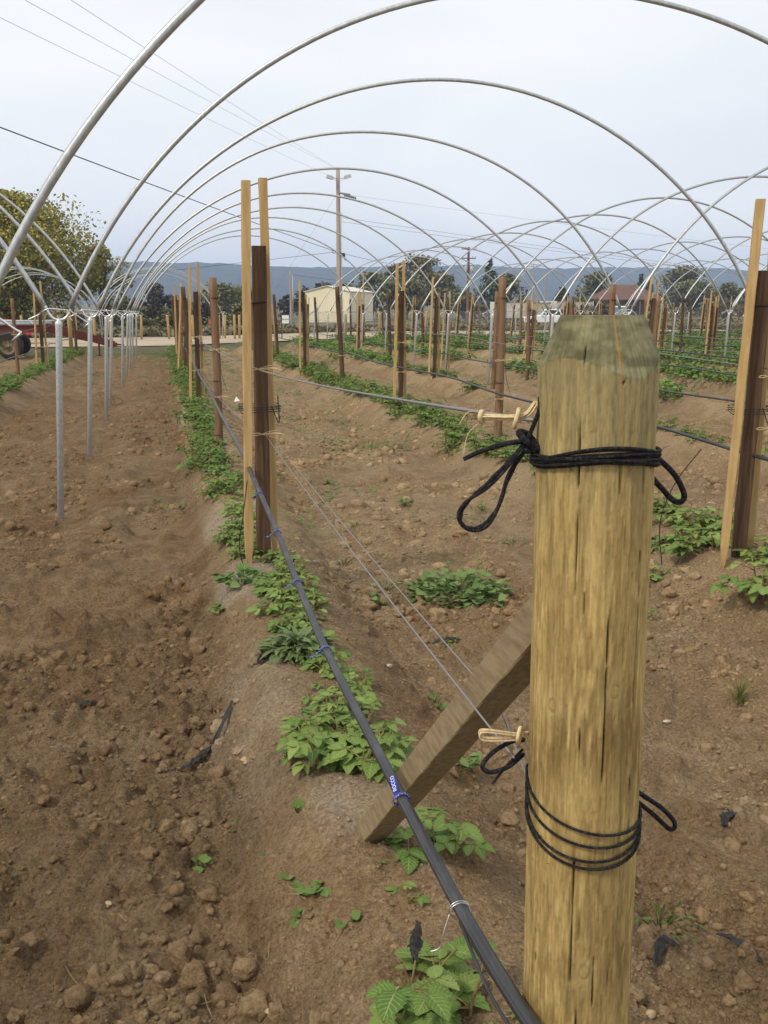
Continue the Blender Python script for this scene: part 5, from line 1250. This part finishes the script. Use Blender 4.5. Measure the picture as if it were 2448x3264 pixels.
weed('thistle_weed', 'grey green rosette weed left of the hose on the bed', 'weed', .455, 3.50, 190, .13, .075, NAR, M_ros, .06, None, 2, .5)
weed('mallow_weed', 'mallow patch on the soil just left of the nearest tall laths', 'weed', .33, 4.55, 46, .13, .055, RND, M_mal, .06, None, 3)
weed('mallow_weed', 'small flat weed on the left side of the nearest laths', 'weed', .22, 4.42, 18, .06, .03, RND, M_seed, .03, None, 4)
weed('mallow_weed', 'blue green weed in the lane left of the hose row', 'weed', .24, 8.6, 34, .16, .07, RND, M_mal, .07, None, 5)
M_dryg = leafmat('yellowing_grass_blade', (.12,.13,.04), (.18,.18,.06), (.25,.24,.09), nveins=0)
BL = [leaflet(1, .05, 7, 1, .3, .35, 0, 0), leaflet(1, .04, 7, 1, .3, .15, 0, 0)]
weed('grass_tuft', 'yellowish grass tuft on the soil right of the big post', 'grass', 2.11, 3.1, 46, .05, .10, BL, M_dryg, .012, None, 6, 1.15)
SD = [(.04,2.46,5,'clover seedling'),(.15,2.56,5,'clover seedling'),(.22,2.27,4,''),(.30,2.34,3,''),(.24,2.11,9,''),(.30,1.99,12,''),(.25,1.96,7,''),(.27,2.03,8,''),(.33,1.84,4,'')]
for i, (x, y, n, _) in enumerate(SD): weed('clover_seedling', 'small bright clover seedling on the bed left of the hose', 'seedling', x, y, n, .028, .026, RND, M_seed, .02, 'clover seedlings left of the hose', 20+i)
BW = [(1.32,7.08),(1.27,6.44),(1.38,8.19),(1.77,7.07),(1.21,3.92),(.94,3.28),(.85,2.72),(2.33,6.85),(2.15,5.69),(2.88,7.0),(2.01,3.54),(1.13,4.96),(1.01,4.7),(1.14,1.92),(1.02,5.6),(2.3,4.2),(2.5,5.1)]
for i, (x, y) in enumerate(BW): weed('small_weed', 'small green weed on the bare soil between the first two rows', 'weed', x, y, random.randint(10, 26), random.uniform(.05, .12), random.uniform(.022, .04), [RND, NAR, MID][i % 3], [M_mal, M_seed, M_weed][i % 3], .05, 'small weeds between the first two rows', 40+i)

# ------------------------------------------------------------------ litter
def strip(label, P, wd, seed):
    r = random.Random(seed); C_ = spline([(x, y, gzd(x, y)+.012+z) for x, y, z in P], 7); V = []; n = len(C_)
    T = np.gradient(C_, axis=0)
    for i in range(n):
        d = T[i]/np.linalg.norm(T[i]); s = np.array([-d[1], d[0], 0]); k = wd*(.5+.6*math.sin(math.pi*i/(n-1)))*r.uniform(.7, 1.2)
        for q, h in ((-1-r.uniform(0, .5), r.uniform(-.4, .3)), (-.3, r.uniform(-.2, .6)), (.4, r.uniform(-.4, .3)), (1+r.uniform(0, .6), r.uniform(-.4, .5))): V.append(C_[i]+s*k*q+np.array([0, 0, h*k*1.2]))
    F = [(i*4+j, i*4+j+1, i*4+j+5, i*4+j+4) for i in range(n-1) for j in range(3)]
    ob = mesh('plastic_strip', V, F, M_plastic); md = ob.modifiers.new('thick', 'SOLIDIFY'); md.thickness = .0015
    return tag(ob, label, 'plastic scrap')
strip('long crumpled black plastic strip lying at the foot of the bed', [(-.06,2.96,0), (.0,3.02,.01), (.06,3.10,.02), (.12,3.20,.02), (.19,3.32,.01)], .009, 1)
strip('small black plastic scrap on the loose soil at left', [(-.42,3.60,0), (-.36,3.66,.01), (-.31,3.68,0)], .009, 2)
strip('black plastic scrap on the soil right of the big post, nearest the post', [(1.05,1.78,0), (1.09,1.82,.01), (1.12,1.80,.01)], .009, 3)
strip('narrow black plastic shred farther right of the big post', [(1.27,1.70,0), (1.26,1.76,.01), (1.24,1.83,.01)], .009, 4)
strip('tiny black plastic scrap high on the slope right of the big post', [(1.55,2.3,0), (1.58,2.33,.01), (1.62,2.33,0)], .013, 5)
strip('black plastic shred in the furrow below the twine loop', [(1.12,3.95,0), (1.19,3.98,.02), (1.27,3.96,0)], .010, 6)
strip('grey plastic strip tucked beside the grey green rosette weed', [(.30,3.44,0), (.345,3.50,.01), (.385,3.58,.01)], .022, 7)
strip('torn black plastic flap hanging beside the hose near the big post', [(.345,1.30,.28), (.352,1.32,.29), (.362,1.34,.31)], .010, 8)
mesh_ = MB(); mesh_.add([(0,0,0),(.10,.02,.01),(.04,.05,.08),(0,.012,0),(.10,.032,.01),(.04,.062,.08)], [(2,1,0),(3,4,5),(0,1,4,3),(1,2,5,4),(2,0,3,5)])
tag(mesh_.build('paper_scrap', mat('white_paper', (.78,.78,.76), .7), None, False, (1.12,16.1,gz(1.12,16.1)+.01)), 'folded white paper scrap on the soil beyond the nearest laths', 'paper scrap')
b = MB()
for q in range(230):
    y = .9+6.5*random.random()**1.5; x = random.uniform(-.28*y-.5, .7*y+.5); z = gzd(x, y)+.004; a = random.uniform(0, 6.28); ln = random.uniform(.012, .045)
    dx, dy = math.cos(a)*ln, math.sin(a)*ln
    b.tube([(x-dx, y-dy, gzd(x-dx, y-dy)+.004), (x, y, z+.004), (x+dx, y+dy, gzd(x+dx, y+dy)+.004)], random.uniform(.0005, .0011), 4)
so = b.build('straw', mat('dry_straw', (.36,.27,.15), .8, 0, ((30,30,30), (.17,.11,.06), .4, .65, 3))); so['kind'] = 'stuff'; so['label'] = 'dry straw and root bits lying on the tilled soil'; so['category'] = 'straw'
M_peb = mat('tan_pebble', (.40,.30,.19), .8, 0, ((60,60,60), (.30,.2,.11), .4, .7, 3)); M_pebw = mat('pale_pebble', (.46,.39,.29), .8)
for i, (x, y, s, m) in enumerate([(.20,2.86,.018,M_peb),(.82,3.52,.012,M_pebw),(1.30,2.35,.010,M_pebw),(.95,1.62,.012,M_peb),(1.75,3.0,.014,M_pebw),(-.2,2.3,.012,M_peb),(.16,1.78,.013,M_peb),(.78,5.2,.011,M_pebw)]):
    v, f = CL[i % 6]; tag(mesh('pebble', v*s*np.array([1.1,.9,.8]), f, m, None, True, (x, y, gzd(x, y)+s*.45)), ['orange tan pebble on the pale bed side left of the plants','whitish pebble in the furrow right of the wires','tiny pale pebble on the slope right of the big post','tan pebble at the lower right foot of the big post','whitish pebble on the soil far right of the brace','small tan pebble in the loose soil at left','tan pebble near the seedlings left of the hose','pale pebble on the soil right of the nearest laths'][i], 'pebble')

# ------------------------------------------------------------------ air between here and the hills
hz = MB(); hz.box((150, 1270, 53), (5100, 2600, 128))
M_hz = bpy.data.materials.new('haze'); M_hz.use_nodes = True; t = M_hz.node_tree; t.nodes.remove(t.nodes['Principled BSDF'])
pv = t.nodes.new('ShaderNodeVolumePrincipled'); pv.inputs['Color'].default_value = (.54,.69,1.0,1); pv.inputs['Density'].default_value = .00036; pv.inputs['Anisotropy'].default_value = .1
t.links.new(pv.outputs[0], t.nodes['Material Output'].inputs['Volume'])
hzo = hz.build('haze', M_hz); hzo['kind'] = 'stuff'; hzo['label'] = 'thin bluish air fading the far hills'; hzo['category'] = 'haze'
